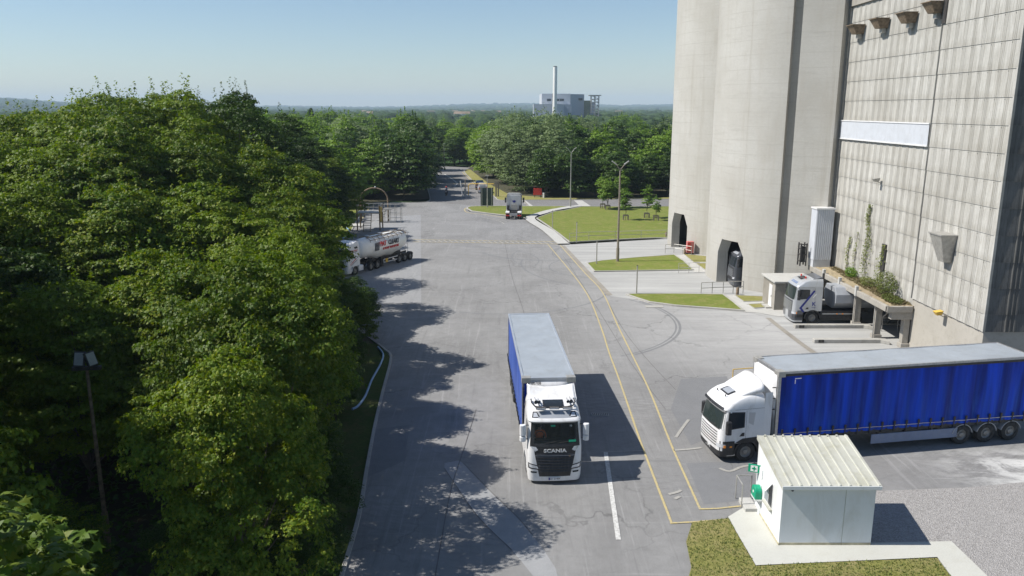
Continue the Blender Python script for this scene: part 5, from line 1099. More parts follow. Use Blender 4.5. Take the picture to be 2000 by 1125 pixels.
# red hose, slabs near loading place
# ---------------- small vehicles ----------------
def car(name,p,rz,lab,cat,col,L,Wd,Hh,van=False):
    o=empty(name,(p[0],p[1],0),rz,lab,cat)
    hw=Wd/2; bz=.25; hood=.95 if not van else 1.05
    lv=[(bz,0,-L,hw*.96,.25),(.45,.03,-L-.02,hw,.28),(.75,.0,-L,hw,.3),(hood-.05,-.05,-L,hw*.98,.3)]
    L1=Loft(lv,.12); L1.body('body',col,o)
    fr=.9 if not van else .75
    lv2=[(hood-.06,-fr,-L+.02,hw*.95,.25),(Hh-.25,-fr-.75,-L+(.05 if van else .35),hw*.84,.28),(Hh-.05,-fr-1.0,-L+(.12 if van else .6),hw*.78,.3),(Hh,-fr-1.3,-L+(.3 if van else .9),hw*.66,.3)]
    L2=Loft(lv2,.08); c=L2.body('cabin',col,o)
    L2.fpanel('windscreen','dglass',o,[(-hw*.82,hood+.02),(hw*.82,hood+.02),(hw*.72,Hh-.26),(-hw*.72,Hh-.26)],.012,6,3)
    for s in (1,-1):
        L2.spanel('side_window','dglass',o,[(-fr-.5,hood+.03),(-fr-1.35,hood+.03),(-fr-1.35,Hh-.28),(-fr-.95,Hh-.28)],s,.012)
        if not van: L2.spanel('side_window','dglass',o,[(-fr-1.45,hood+.03),(-L+.5,hood+.03),(-L+.8,Hh-.28),(-fr-1.45,Hh-.28)],s,.012)
        wheel(o,-.8,s*(hw-.1),s,.32,.2); wheel(o,-L+.75,s*(hw-.1),s,.32,.2)
        MB().box(-L-.04,-L+.02,min(s*(hw-.28),s*(hw-.08)),max(s*(hw-.28),s*(hw-.08)),.75,.98 if not van else 1.25).build('rear_lamp','red',o)
        MB().box(-fr-.3,-fr-.15,min(s*hw,s*(hw+.18)),max(s*hw,s*(hw+.18)),hood,hood+.15).build('mirror',col,o)
    MB().box(-L-.0,-L+.03,-hw*.6,hw*.6,hood+.08,Hh-.3).build('rear_window','dglass' if not van else 'silver',o)
    MB().box(-L-.035,-L-.01,-.26,.26,.55,.67).build('number_plate','yellow' if van else 'white',o)
    return o
car('van',(-6.15,164.5),R(94),'small white van waiting at the barrier','van','white',4.3,1.85,1.95,True)
car('car',(-7.0,171.5),R(94),'dark blue car ahead of the white van','car','bluepaint',4.5,1.85,1.9,True)
# vans glimpsed through the wood
car('van',(20.5,205),R(10),'white van glimpsed through the gap in the wood','van','white',5.0,2,2.4,True)
car('car',(18.8,190),R(4),'pale car parked in the gap of the wood beyond the footpath','car','silver',4.3,1.8,1.5)
# motorbike and rider
def skinned(name,V,E,rr,lab,mats,rule,loc,rz,root=0):
    me=bpy.data.meshes.new(name); me.from_pydata(V,E,[]); o=bpy.data.objects.new(name,me); COL.objects.link(o)
    o.modifiers.new('s','SKIN')
    for i,r_ in enumerate(rr): me.skin_vertices[0].data[i].radius=(r_,r_); me.skin_vertices[0].data[i].use_root=(i==root)
    o.modifiers.new('u','SUBSURF').levels=1; bpy.context.view_layer.update()
    m2=bpy.data.meshes.new_from_object(o.evaluated_get(bpy.context.evaluated_depsgraph_get())); o.modifiers.clear(); o.data=m2; m2.materials.clear()
    for k in mats: m2.materials.append(MT[k])
    for p in m2.polygons: p.use_smooth=True; p.material_index=rule(p.center)
    o.location=loc; o.rotation_euler=(0,0,rz); return tag(o,lab,'person')
mx,my=G(872,382); o=empty('motorcycle',(mx,my,0),R(-92),'dark motorcycle ridden towards the camera through the tree shadows','motorcycle')
wheel(o,.72,0,-1,.31,.12,'dark'); wheel(o,-.70,0,-1,.31,.14,'dark')
MB().prism([(-.75,.62),(-.2,.62),(.1,.85),(.45,.92),(.5,.7),(.2,.35),(-.3,.32)],-.16,.16,'y').build('body','bluepaint',o,None,.05)
MB().prism([(.45,.7),(.75,.75),(.62,1.15),(.45,1.2)],-.22,.22,'y').build('fairing','chassis',o,None,.05); MB().box(.70,.76,-.12,.12,.78,.95).build('headlight','lampglass',o)
MB().tube([(.45,-.38,1.08),(.52,0,1.02),(.45,.38,1.08)],.02,6).build('handlebar','chassis',o); MB().tube([(.55,0,.95),(.72,0,.32)],.05,6).build('fork','alu',o); MB().box(-.9,-.5,-.14,.14,.66,.78).build('seat','black',o,None,.04)
V=[(-.3,0,.88),(-.22,0,1.15),(-.10,0,1.38),(-.06,0,1.50),(-.02,0,1.66),(-.1,.2,1.34),(.1,.32,1.15),(.42,.33,1.12),(-.1,-.2,1.34),(.1,-.32,1.15),(.42,-.33,1.12),(.12,.22,.82),(-.02,.24,.42),(.1,.25,.33),(.12,-.22,.82),(-.02,-.24,.42),(.1,-.25,.33)]
E_=[(0,1),(1,2),(2,3),(3,4),(2,5),(5,6),(6,7),(2,8),(8,9),(9,10),(0,11),(11,12),(12,13),(0,14),(14,15),(15,16)]
rd=skinned('person',V,E_,[.15,.15,.15,.06,.10,.09,.065,.05,.09,.065,.05,.09,.06,.05,.09,.06,.05],'motorcycle rider in blue jacket and dark helmet',['bluesheet','darkcloth','skin'],lambda c:1 if c.z<.9 and c.x>-.1 else (2 if c.z>1.56 else 0),(mx,my,0),R(-92))
MB().sphere((-.02,0,1.68),.145,10,1.05).build('helmet','red',rd,60)
# ---------------- hut ----------------
hx0,hx1,hy0,hy1=10.35,13.92,28.0,31.15; hu=empty('hut',(hx0,hy0,.07),0,'small white hut with a ribbed lean-to roof on a pale concrete pad','hut')
Wx,Wy=hx1-hx0,hy1-hy0; zf,zb_=2.50,3.08
MT['hutwall']=mat('hut_wall_paint',(.66,.68,.68),.6,0,.04,.7,dirt=(.42,.40,.33),dirt_amt=.35); MT['hutroof']=mat('hut_roof_sheet',(.43,.43,.375),.5,0,.06,.9,dirt=(.30,.29,.20),dirt_amt=.6); MT['hutstain']=mat('mossy_stain',(.42,.38,.26),.8,0,.3,3)
mb=MB(); mb.add([(0,0,0),(Wx,0,0),(Wx,Wy,0),(0,Wy,0),(0,0,zf),(Wx,0,zf),(Wx,Wy,zb_),(0,Wy,zb_)],[(3,2,1,0),(4,5,6,7),(0,1,5,4),(1,2,6,5),(2,3,7,6),(3,0,4,7)]); mb.build('wall','hutwall',hu)
# ribbed roof: profile along x, slope along y
L0,L1=-.045,Wx+.12; prof=[]; nx=10; per=(L1-L0)/nx
for i in range(nx):
    a=L0+i*per; prof+=[(a,0),(a+per*.70,0),(a+per*.75,.045),(a+per*.93,.045),(a+per*.98,0)]
prof.append((L1,0)); n=len(prof); sl_=(zb_-zf)/Wy; y0,y1=-.13,Wy+.10; vs=[]
for y in (y0,y1): vs+=[(x,y,zf+.06+sl_*y+h) for x,h in prof]
for y in (y0,y1): vs+=[(x,y,zf+.02+sl_*y) for x,h in prof]
mb=MB(); mb.add(vs,[(i,i+1,n+i+1,n+i) for i in range(n-1)]+[(2*n+i+1,2*n+i,3*n+i,3*n+i+1) for i in range(n-1)]+[(2*n+i,2*n+i+1,i+1,i) for i in range(n-1)]); mb.build('roof','hutroof',hu)
mb=MB(); mb.box(L0-.02,L1+.02,-.165,-.13,zf-.10,zf+.045); mb.box(L0-.02,L1+.02,-.13,-.02,zf-.10,zf-.08); mb.build('gutter','hutwall',hu)
for xx in (L0-.02,L1-.01):
    mb=MB(); mb.add([(xx,y0,zf-.10+sl_*y0),(xx+.03,y0,zf-.10+sl_*y0),(xx+.03,y1,zf-.10+sl_*y1),(xx,y1,zf-.10+sl_*y1),(xx,y0,zf+.075+sl_*y0),(xx+.03,y0,zf+.075+sl_*y0),(xx+.03,y1,zf+.075+sl_*y1),(xx,y1,zf+.075+sl_*y1)],[(3,2,1,0),(4,5,6,7),(0,1,5,4),(1,2,6,5),(2,3,7,6),(3,0,4,7)]); mb.build('barge_board','hutroof',hu)
for i in range(nx-1):
    MB().box(L0+per*(i+.80)-.06,L0+per*(i+.80)+.06,y1-.14,y1-.08,zf+.06+sl_*(y1-.12)+.037,zf+.06+sl_*(y1-.12)+.05).build('ridge_clip','chassis',hu)
MB().box(-.02,.004,-.02,Wy,0,.08).build('skirting','hutstain',hu); MB().box(0,Wx,-.006,0,.0,.10).build('skirting','hutstain',hu)
MB().box(2.42,2.44,-.006,0,0,zf-.15).build('wall_joint','hutroof',hu)
w=MB().box(-.02,.03,.98,1.98,.95,2.05).build('window','white',hu,None,.01)
MB().box(-.028,-.02,1.03,1.45,1.0,1.98).build('pane','dglass',w); MB().box(-.028,-.02,1.51,1.93,1.0,1.98).build('pane','greypanel',w); MB().box(-.12,0,.98,1.92,.88,.95).build('sill','hutroof',w)
b=MB().box(-.02,.02,0,.72,-.42,0).build('top_vent','white',w,None,.01); b.location=(-.03,1.09,2.03); b.rotation_euler=(0,R(38),0)
MB().box(-.026,-.02,.06,.66,-.36,-.06).build('vent_pane','hutwall',b)
MB().sphere((.35,-.06,zf-.16),.05,6).build('camera_dome','chassis',hu)
MB().box(-.04,.0,2.35,3.0,.0,2.0).build('door','hutwall',hu)
o=MB().box(-.05,-.0,-.02,.46,-.17,.17).build('first_aid_sign','green'); o.location=(hx0-.02,hy0+2.75,1.95); o.rotation_euler=(0,0,R(68)); tag(o,'green and white flag sign fixed to the corner of the white hut','sign'); MB().box(-.056,-.05,.08,.36,-.13,.13).build('symbol_panel','white',o); MB().box(-.062,-.056,.195,.245,-.10,.10).build('cross_symbol','green',o); MB().box(-.062,-.056,.13,.31,-.03,.03).build('cross_symbol','green',o)
MB().box(.0,.008,.08,.36,-.13,.13).build('symbol_panel','white',o); MB().box(.008,.014,.195,.245,-.10,.10).build('cross_symbol','green',o); MB().box(.008,.014,.13,.31,-.03,.03).build('cross_symbol','green',o)
o=empty('defibrillator_cabinet',(hx0,hy0+2.15,1.05),0,'round topped green cabinet with a white heart on the hut wall','cabinet')
MB().prism([(.09,-.24)]+[(.36+ .27*math.cos(a),.02+.27*math.sin(a)) for a in [PI*k/12 for k in range(13)]][::-1]+[(.63,-.24)],-.30,-.02,'x').build('body','green',o,None,.02)
MB().prism([(.72-.1+.06*math.cos(a)-.26,.06*math.sin(a)+.02) for a in [2*PI*k/12 for k in range(12)]],-.312,-.30,'x').build('heart_symbol','white',o); MB().box(-.30,-.02,.06,.66,-.30,-.24).build('base_plate','white',o)
railing([(9.75,31.0),(9.75,31.9),(10.4,31.9)],1.1,'bent grey handrail at the far left corner of the hut',1,'galv',.028,1.0)
o=MB().box(9.8,10.33,30.6,31.6,0,.22).build('doorstep','path',None,None,.02); tag(o,'concrete doorstep behind the left side of the hut','step')
# stone booth by the silver truck
bo=empty('booth',(22.1,65.2,0),0,'low grey concrete booth with a white door at the foot of the near silo','booth')
mb=MB(); mb.box(0,3.3,0,3.2,0,2.35); mb.build('wall','conc_dark',bo); MB().box(-.18,3.5,-.18,3.4,2.35,2.52).build('roof','path',bo,None,.03)
d=MB().box(-.03,.02,.7,1.55,.15,2.0).build('door','white',bo); MB().box(-.06,-.03,.78,.84,1.0,1.12).build('handle','chassis',d); MB().box(-.5,0,.5,1.8,0,.15).build('step','kerb',bo)
MB().box(-.012,.0,.0,.68,.0,2.34).build('side_render','conc',bo)
# ---------------- loading gantry and arch at the left ----------------
go=empty('loading_gantry',(-20.1,110.6,0),0,'raised steel access platform with railings and steps behind the tanker','platform')
MB().box(-1.6,1.75,-.2,2.4,2.35,2.5).build('deck','galv',go)
for x in (-1.5,1.65):
    for y in (-.1,2.3): MB().box(x-.08,x+.08,y-.08,y+.08,0,3.5).build('leg','rust',go)
mb=MB()
for z in (2.95,3.5):
    mb.tube([(-1.6,-.2,z),(-1.6,2.4,z),(1.7,2.4,z),(1.7,-.2,z)],.035,6); 
for x in (-1.0,-.3,.4,1.1): mb.tube([(x,2.4,2.5),(x,2.4,3.5)],.03,6)
for y in (.4,1.1,1.8): mb.tube([(-1.6,y,2.5),(-1.6,y,3.5)],.03,6); mb.tube([(1.7,y,2.5),(1.7,y,3.5)],.03,6)
mb.build('guard_rail','galv',go)
mb=MB(); 
for x in (-.45,.55): mb.tube([(x,-.2,2.4),(x,-1.5,0)],.05,6)
mb.build('stair_rail','rust',go)
for k in range(7): MB().box(-.45,.55,-.35-k*.18,-.15-k*.18,2.1-k*.33,2.15-k*.33).build('tread','galv',go)
for x in (1.78,1.95): MB().box(x-.06,x+.06,-.3,-.1,1.2,3.3).build('cage_bar','yellow',go)
sc=empty('steel_scaffold',(-19.2,118.2,0),0,'steel tube cage and railings standing under the metal arch','scaffold')
mb=MB()
for z in (.6,1.3,2.1,2.7): mb.tube([(0,0,z),(2.6,0,z)],.035,6); mb.tube([(0,1.4,z),(2.6,1.4,z)],.035,6); mb.tube([(2.6,0,z),(2.6,1.4,z)],.035,6)
for x in (0,.9,1.75,2.6):
    for y in (0,1.4): mb.tube([(x,y,0),(x,y,2.75)],.035,6)
mb.build('frame','galv',sc); MB().box(0,1.2,0,1.4,1.9,2.0).build('deck','galv',sc)
for k in range(4): MB().box(-.9+k*.2,-.2+k*.2,0,1.1,.3+k*.45,.36+k*.45).build('tread','galv',sc)
ar=empty('metal_arch',(-20.75,120.0,0),R(-4),'tall rusty steel arch over the loading platform','arch')
MB().tube([(2.05,0,0)]+[(2.05*math.cos(a),0,3.3+1.15*2.05*math.sin(a)*.72) for a in [PI*k/20 for k in range(21)]]+[(-2.05,0,0)],.11,10).build('hoop','rust',ar,50)
MB().sphere((.2,0,5.15),.12,6).build('lamp','white',ar); MB().box(1.9,2.2,-.2,.2,0,.05).build('foot_plate','chassis',ar)
o=MB().box(0,1.9,0,2.4,0,.12).build('concrete_slab','path',None,None,.02); o.location=(*G(682,443),0); o.rotation_euler=(0,0,.15); tag(o,'pale concrete slab on the kerb below the trees behind the gantry','slab')
mb=MB(); mb.tube([(p[0],p[1],.09) for p in smooth_pts(GP((738,680),(748,694),(744,712),(726,745),(714,775),(700,795),(688,802)),6)],.07,8); tag(mb.build('hose','hose',None,60),'long pale blue hose lying on the grass verge at the left','hose')
mb=MB(); mb.tube([(p[0],p[1],.12) for p in smooth_pts(GP((668,468),(678,462),(682,452),(676,446)),5)],.09,8); tag(mb.build('hose','hose',None,60),'short dark hose end on the grass by the tanker cab','hose')
for q,s,lab in (((1172,810),(.95,.38),'square slotted drain grate in the shadow of the truck'),((1278,599),(1.5,.7),'pale drain cover beside the kerb of the grass island')):
    x,y=G(*q); o=MB().box(-s[0]/2,s[0]/2,-s[1]/2,s[1]/2,.0,.035).build('drain_cover','kerb'); o.location=(x,y,0); tag(o,lab,'drain cover')
    if s[0]<1:
        for k in range(9): MB().box(-.42+k*.1,-.37+k*.1,-.15,.15,.033,.037).build('slot','chassis',o)
# ---------------- far power plant ----------------
pp=empty('power_plant',(60,800,0),0,'large pale industrial plant with a tall chimney on the horizon','building')
MT['plant']=mat('plant_sheet',(.50,.52,.55),.6,0,.04,.02); MT['plant2']=mat('plant_shaded_sheet',(.36,.40,.46),.6,0,.04,.02); MT['plantg']=mat('olive_plant_sheet',(.20,.22,.12),.6,0,.06,.02)
def zz(py,D=800): return ZY(1000,py,D)[1]
def xx(px,D=800): return ZY(px,212,D)[0]-60
MB().box(xx(1058),xx(1114),0,70,0,zz(183)).build('turbine_hall','plant',pp); mb=MB().prism([(xx(1114.2),0),(xx(1143),14),(xx(1143),70),(xx(1114.2),70)],0,zz(183.6)).build('boiler_house','plant2',pp)
MB().box(xx(1041),xx(1099),-18,-.3,0,zz(203.5)).build('front_hall','plant',pp); MB().box(xx(1099.1),xx(1115),-8,-.4,0,zz(204.2)).build('side_hall','plant2',pp)
MB().box(xx(1143.2),xx(1159),16,70,0,zz(196)).build('olive_block','plantg',pp)
for a,b in ((1068,1076),(1084,1092),(1093,1101)): MB().box(xx(a),xx(b),-.5,.2,zz(197.5),zz(193)).build('window_band','dglass',pp)
MB().box(xx(1120),xx(1139),8,12,zz(195.5),zz(191.5)).build('louvre','chassis',pp)
for k in range(5): MB().box(xx(1101+k*2.6),xx(1102.6+k*2.6),-9,-7.9,zz(232),zz(227)).build('window','dglass',pp)
MB().tube([((xx(1080)),-30,0),((xx(1080.5)),-30,zz(131,770))],2.1,24,True,1.9).build('chimney','tank',pp,40); MB().tube([(xx(1080.5),-30,zz(131,770)),(xx(1080.5),-30,zz(131,770)+.8)],1.6,16).build('chimney_tip','chassis',pp)
MB().box(xx(1076.5),xx(1078),-22,-18.2,zz(203),zz(183)).build('service_duct','chassis',pp)
# steel frame tower
st=empty('steel_tower',(60+xx(1156)-xx(1060)+xx(1060),806,0),0,'open steel frame tower at the right end of the industrial plant','tower')
w=xx(1172)-xx(1157); H_=zz(187); mb=MB()
for x in (0,w*.5,w):
    for y in (0,8): mb.tube([(x,y,0),(x,y,H_)],.35,5)
for k in range(9):
    z=H_*(k+1)/9
    for y in (0,8): mb.tube([(0,y,z),(w,y,z)],.28,4)
    mb.tube([(0,0,z),(w,0,z-H_/9)],.22,4)
mb.build('frame','galv',st); MB().box(-2.5,w+2,-1,9,H_,H_+.9).build('roof','galv',st); MB().box(.5,w*.55,2,7,0,H_*.8).build('core','plant2',st)
cv=empty('conveyor_shed',(60,770,0),0,'long sloping dark conveyor and store beside the industrial plant','building')
mb=MB(); a=(xx(1165),0); b=(xx(1210),zz(231)); mb.add([(a[0],0,zz(243)),(b[0],0,b[1]),(b[0],5,b[1]),(a[0],5,zz(243)),(a[0],0,zz(245)),(b[0],0,b[1]-1.6),(b[0],5,b[1]-1.6),(a[0],5,zz(245))],[(0,1,2,3),(7,6,5,4),(4,5,1,0),(6,7,3,2),(5,6,2,1),(7,4,0,3)]); mb.build('conveyor','galv',cv)
MB().prism([(xx(1172),0),(xx(1208),0),(xx(1208),zz(232)),(xx(1172),zz(242))],6,30,'y').build('store','chassis',cv); MB().box(xx(1206),xx(1232),3,30,0,zz(234)).build('store_end','bluepaint',cv); MB().box(xx(1205),xx(1233),2,31,zz(234),zz(233.2)).build('store_roof','galv',cv)
for x in (1178,1188,1200): MB().tube([(xx(x),2,0),(xx(x),2,zz(243-(x-1165)*.25))],.4,6).build('leg','path',cv)
# distant low sheds
for px,py,w_,D,lab in ((583,240,9,420,'white roofed shed beside the dark conifer'),(1003,222,36,1500,'long pale warehouse among the far trees')):
    X,Z=ZY(px,py,D); ww=w_/FPX*D; o=empty('warehouse',(X,D,0),0,lab,'building'); MB().box(-ww/2,ww/2,0,ww*.3,0,Z).build('walls','plant',o); MB().box(-ww/2-.5,ww/2+.5,-.5,ww*.3+.5,Z,Z+max(.4,D*.0012)).build('roof','white',o)
rr=random.Random(12)
for i in range(16):
    D=rr.uniform(1100,2600); px=rr.choice([rr.uniform(860,1040),rr.uniform(1175,1310),rr.uniform(600,860)]); X=ZY(px,212,D)[0]; o=empty('house',(X,D,0),rr.uniform(-.5,.5),'far off house with pale walls showing among the distant trees','house','distant houses among the trees'); w_=rr.uniform(9,16)
    MB().box(-w_/2,w_/2,-4,4,0,9.5).build('walls','hutwall',o); MB().prism([(-4.5,9.5),(4.5,9.5),(0,13)],-w_/2-.4,w_/2+.4,'x').build('roof','rust',o)
# pylon poles seen over the wood
for px,py in ((862,240),(868,240)):
    X,Z=ZY(px,py-3,330); o=MB().tube([(0,0,0),(0,0,Z)],.22,6).build('power_pole','wood'); o.location=(X,330,0); tag(o,'tall wooden power pole rising out of the far trees','pole','pair of power poles in the far trees')
# ---------------- vegetation ----------------
def leafmesh(name,C,N,ls,rng,m,shape='quad',flatn=.55):
    """leaves at C (n,3) with main normals N (n,3)"""
    n=len(C); nrm=N+rng.normal(0,flatn,(n,3)); nrm/=np.linalg.norm(nrm,axis=1,keepdims=True)+1e-9
    t=rng.normal(0,1,(n,3)); t-= (t*nrm).sum(1,keepdims=True)*nrm; t/=np.linalg.norm(t,axis=1,keepdims=True)+1e-9; b=np.cross(nrm,t)
    s=(ls*rng.uniform(.65,1.3,(n,1)))
    if shape=='maple':   # five-lobed leaf as an 11-point fan
        an=np.array([-90,-35,-12,12,32,62,90,118,148,168,192,215]); rd=np.array([.10,.42,.20,.52,.26,.34,.62,.34,.26,.52,.20,.42])
        P=[C+ s*rd_*(np.cos(np.radians(a))*t+np.sin(np.radians(a))*b) - nrm*s*(rd_**2)*.35 for a,rd_ in zip(an,rd)]
        k=len(P); V=np.stack(P+[C+nrm*s*.02],1).reshape(-1,3); base=np.arange(n)[:,None]*(k+1); 
        F=np.concatenate([np.stack([base[:,0]+i,base[:,0]+(i+1)%k,base[:,0]+k],1) for i in range(k)]); fl=3
        lv=np.tile(rng.uniform(0,1,n),k)
    elif shape=='tri3':  # three lobes, three slim quads
        Vs=[];Fs=[];o=0
        for ang in (0,50,-50):
            a=math.radians(ang); d=math.cos(a)*t+math.sin(a)*b; e=-math.sin(a)*t+math.cos(a)*b; L=.55 if ang==0 else .42
            Vs+= [C,C+s*(d*L*.5+e*.13)+nrm*s*.03,C+s*d*L-nrm*s*.08,C+s*(d*L*.5-e*.13)+nrm*s*.03]
        V=np.stack(Vs,1).reshape(-1,3); base=np.arange(n)*12; F=np.concatenate([np.stack([base+4*j,base+4*j+1,base+4*j+2,base+4*j+3],1) for j in range(3)]); fl=4; lv=np.tile(rng.uniform(0,1,n),3)
    else:
        V=np.stack([C-t*s*.5,C+b*s*.30+nrm*s*.06,C+t*s*.5-nrm*s*.05,C-b*s*.30+nrm*s*.06],1).reshape(-1,3); F=np.arange(4*n).reshape(n,4); fl=4; lv=rng.uniform(0,1,n)
    me=bpy.data.meshes.new(name); me.vertices.add(len(V)); me.vertices.foreach_set('co',V.astype(np.float32).ravel())
    me.loops.add(F.size); me.loops.foreach_set('vertex_index',F.astype(np.int32).ravel()); me.polygons.add(len(F)); me.polygons.foreach_set('loop_start',np.arange(0,F.size,fl,dtype=np.int32))
    at=me.attributes.new('lv','FLOAT','FACE'); at.data.foreach_set('value',lv.astype(np.float32)); me.update(calc_edges=True); me.materials.append(MT[m]); return me
def crown_points(rng,rad,h,base,lobes,clumps,per,cr,under=.35,shoots=0):
    """clumps spread over the upper shells of overlapping lobes; leaves on each clump's dome"""
    L=[]
    for i in range(lobes):
        a=rng.uniform(0,2*PI); q=math.sqrt(rng.uniform(0,1))*.62; zf=rng.uniform(0,1)
        if i==0: q=0; zf=1
        lr=rad*rng.uniform(.40,.62); rr_=rad*q*(1.10-.22*zf); z=base+lr*.6+(h-base-lr*1.5)*zf*(1-.25*q)
        L.append((rr_*math.cos(a),rr_*math.sin(a),z,lr))
    L=np.array(L); C=[];N=[]
    w=L[:,3]**2; w/=w.sum(); idx=rng.choice(len(L),clumps,p=w)
    u=rng.uniform(-under,1,clumps); a=rng.uniform(0,2*PI,clumps); q=np.sqrt(np.clip(1-u*u,0,1)); d=np.stack([q*np.cos(a),q*np.sin(a),u*.95],1)
    cc=L[idx,:3]+d*L[idx,3:4]*rng.uniform(.72,1.06,(clumps,1)); cn=d
    keep=np.ones(clumps,bool)
    for j in range(len(L)):
        dd=np.linalg.norm(cc-L[j,:3],axis=1); keep&=~((dd<L[j,3]*.62)&(idx!=j))
    cc=cc[keep]; cn=cn[keep]; k=len(cc)
    # each clump: dome of leaves, looser to the bottom
    sz=cr*rng.uniform(.6,1.35,(k,1)); P=rng.normal(0,1,(k,per,3)); P/=np.linalg.norm(P,axis=2,keepdims=True); P[:,:,2]=np.abs(P[:,:,2])*.75-.18
    rr2=rng.uniform(.55,1.05,(k,per,1)); X=cc[:,None,:]+P*sz[:,None,:]*rr2*np.array([1.1,1.1,.62])
    NN=P*.6+np.array([0,0,.75])+cn[:,None,:]*.35
    X=X.reshape(-1,3); NN=NN.reshape(-1,3)
    if shoots:
        top=cc[np.argsort(-cc[:,2])[:shoots*3]][::3]; S_=[];T_=[]
        for c in top:
            n_=14; z=np.linspace(.2,cr*1.9,n_)[:,None]; lean=rng.normal(0,.15,2)
            p=np.concatenate([c[0]+z*lean[0]+rng.normal(0,.12,(n_,1))*(1.3-z/(cr*2)),c[1]+z*lean[1]+rng.normal(0,.12,(n_,1))*(1.3-z/(cr*2)),c[2]+z],1); S_.append(p); T_.append(np.tile([0,0,1.],(n_,1)))
        X=np.concatenate([X]+S_); NN=np.concatenate([NN]+T_)
    return X,NN,L
def make_tree(name,seed,rad,h,base,m,leaf,clumps,per,cr,lobes=12,shape='quad',shoots=0,trunk=.22,under=.35):
    rng=np.random.default_rng(seed); X,N,L=crown_points(rng,rad,h,base,lobes,clumps,per,cr,under,shoots)
    me=leafmesh('crown',X,N,leaf,rng,m,shape)
    root=empty(name); link('crown',me,None,root)
    mb=MB(); mb.tube([(0,0,-.3),(.05,.03,base*.5),(0,0,base),(.1,-.05,h*.6)],trunk,8,True,trunk*.45)
    for x,y,z,r_ in L[:8]: mb.tube([(0,0,base*.75),(x*.45,y*.45,(base*.75+z)*.5+.2),(x,y,z)],trunk*.4,5,False,trunk*.10)
    mb.build('trunk','bark',root,60); return root
used=set()
def plant(proto,x,y,rz,s,lab,cat,grp,sz=None):
    if proto.name in used: o=copy_tree(proto)
    else: used.add(proto.name); o=proto
    o.location=(x,y,0); o.rotation_euler=(0,0,rz); o.scale=(s,s,sz or s); tag(o,lab,cat,grp); return o
# near wood prototypes (height 10 radius ~4)
maple=[make_tree('maple_tree',11+i,4.3,10.2,1.2,'maple',.235,980,78,.56,15,'tri3',9,.20,.45) for i in range(3)]
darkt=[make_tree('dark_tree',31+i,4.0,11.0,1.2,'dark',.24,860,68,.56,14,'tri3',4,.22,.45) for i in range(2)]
rr=random.Random(77)
# near wood: (photo x, distance, top height, kind, size)
near=[
 # front edge row above the kerb
 (478,28.5,11.0,'m',.80),(540,34.5,10.6,'m',.80),(395,34,10.2,'m',.9),(430,23.5,9.2,'m',.66),(556,41,10.4,'m',.80),(560,47,9.6,'m',.78),(625,41,5.6,'d',.5),(650,47.5,5.4,'d',.5),(570,54,9.6,'d',.74),(622,55,6.4,'m',.6),(668,54,4.6,'m',.5),(690,58,4.4,'d',.5),(575,60,9.8,'m',.85),
 (470,39,9.8,'m',.92),(300,36,10.4,'m',.95),(130,33,9.6,'m',.92),(20,36,10.2,'d',.95),(-90,33,9.5,'m',1.),
 (560,50,11.6,'m',1.0),(420,47,12.2,'m',1.1),(250,45,12.6,'m',1.15),(90,43,12.4,'m',1.15),(-60,44,12.6,'m',1.15),
 (520,62,13.6,'m',1.2),(400,58,14.6,'m',1.3),(270,56,15.6,'m',1.35),(140,54,14.6,'m',1.3),(10,54,14.2,'m',1.3),(-120,56,14.6,'m',1.3),
 (530,72,13.0,'d',1.15),(490,74,17.6,'d',1.35),(390,70,17.6,'m',1.5),(290,68,17.4,'m',1.6),(180,66,16.5,'m',1.5),(60,66,15.6,'m',1.5),(-70,68,15.2,'m',1.5),
 (560,84,13.8,'d',1.15),(520,84,16.0,'d',1.3),(598,95,12.5,'d',1.0),(655,108,10.4,'m',.9),(630,104,12.5,'d',1.1),(575,100,15.8,'d',1.3),(430,90,17.8,'d',1.5),(330,88,18.4,'m',1.6),(235,86,18.4,'m',1.6),(110,86,16.6,'m',1.5),(-20,86,15.6,'m',1.5),
 (480,104,17.4,'d',1.4),(380,104,18.,'d',1.5),(250,104,18.0,'d',1.5),(120,106,16.4,'d',1.5),(10,106,15.8,'d',1.5),(492,96,18.8,'d',.9),(610,30,4.4,'d',.42),(540,25,3.6,'d',.42),(330,26,3.0,'d',.4),(-440,19,16,'m',1.05),(-370,25,16.5,'m',1.1),(-310,31,17,'m',1.15),(-240,38,17,'m',1.2),(-620,22,16,'m',1.3),(-30,24,4,'m',.5)]  # low front d trees: dark leaves paint in the canopy's shade
for i,(px,D,top,k,s) in enumerate(near):
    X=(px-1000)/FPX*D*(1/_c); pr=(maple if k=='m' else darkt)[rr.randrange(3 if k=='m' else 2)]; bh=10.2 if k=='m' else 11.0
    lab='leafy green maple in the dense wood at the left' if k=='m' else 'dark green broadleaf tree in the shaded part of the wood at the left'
    plant(pr,X,D,rr.uniform(0,6.28),s,lab,'tree','green maples of the left wood' if k=='m' else 'dark trees of the left wood',top/bh)
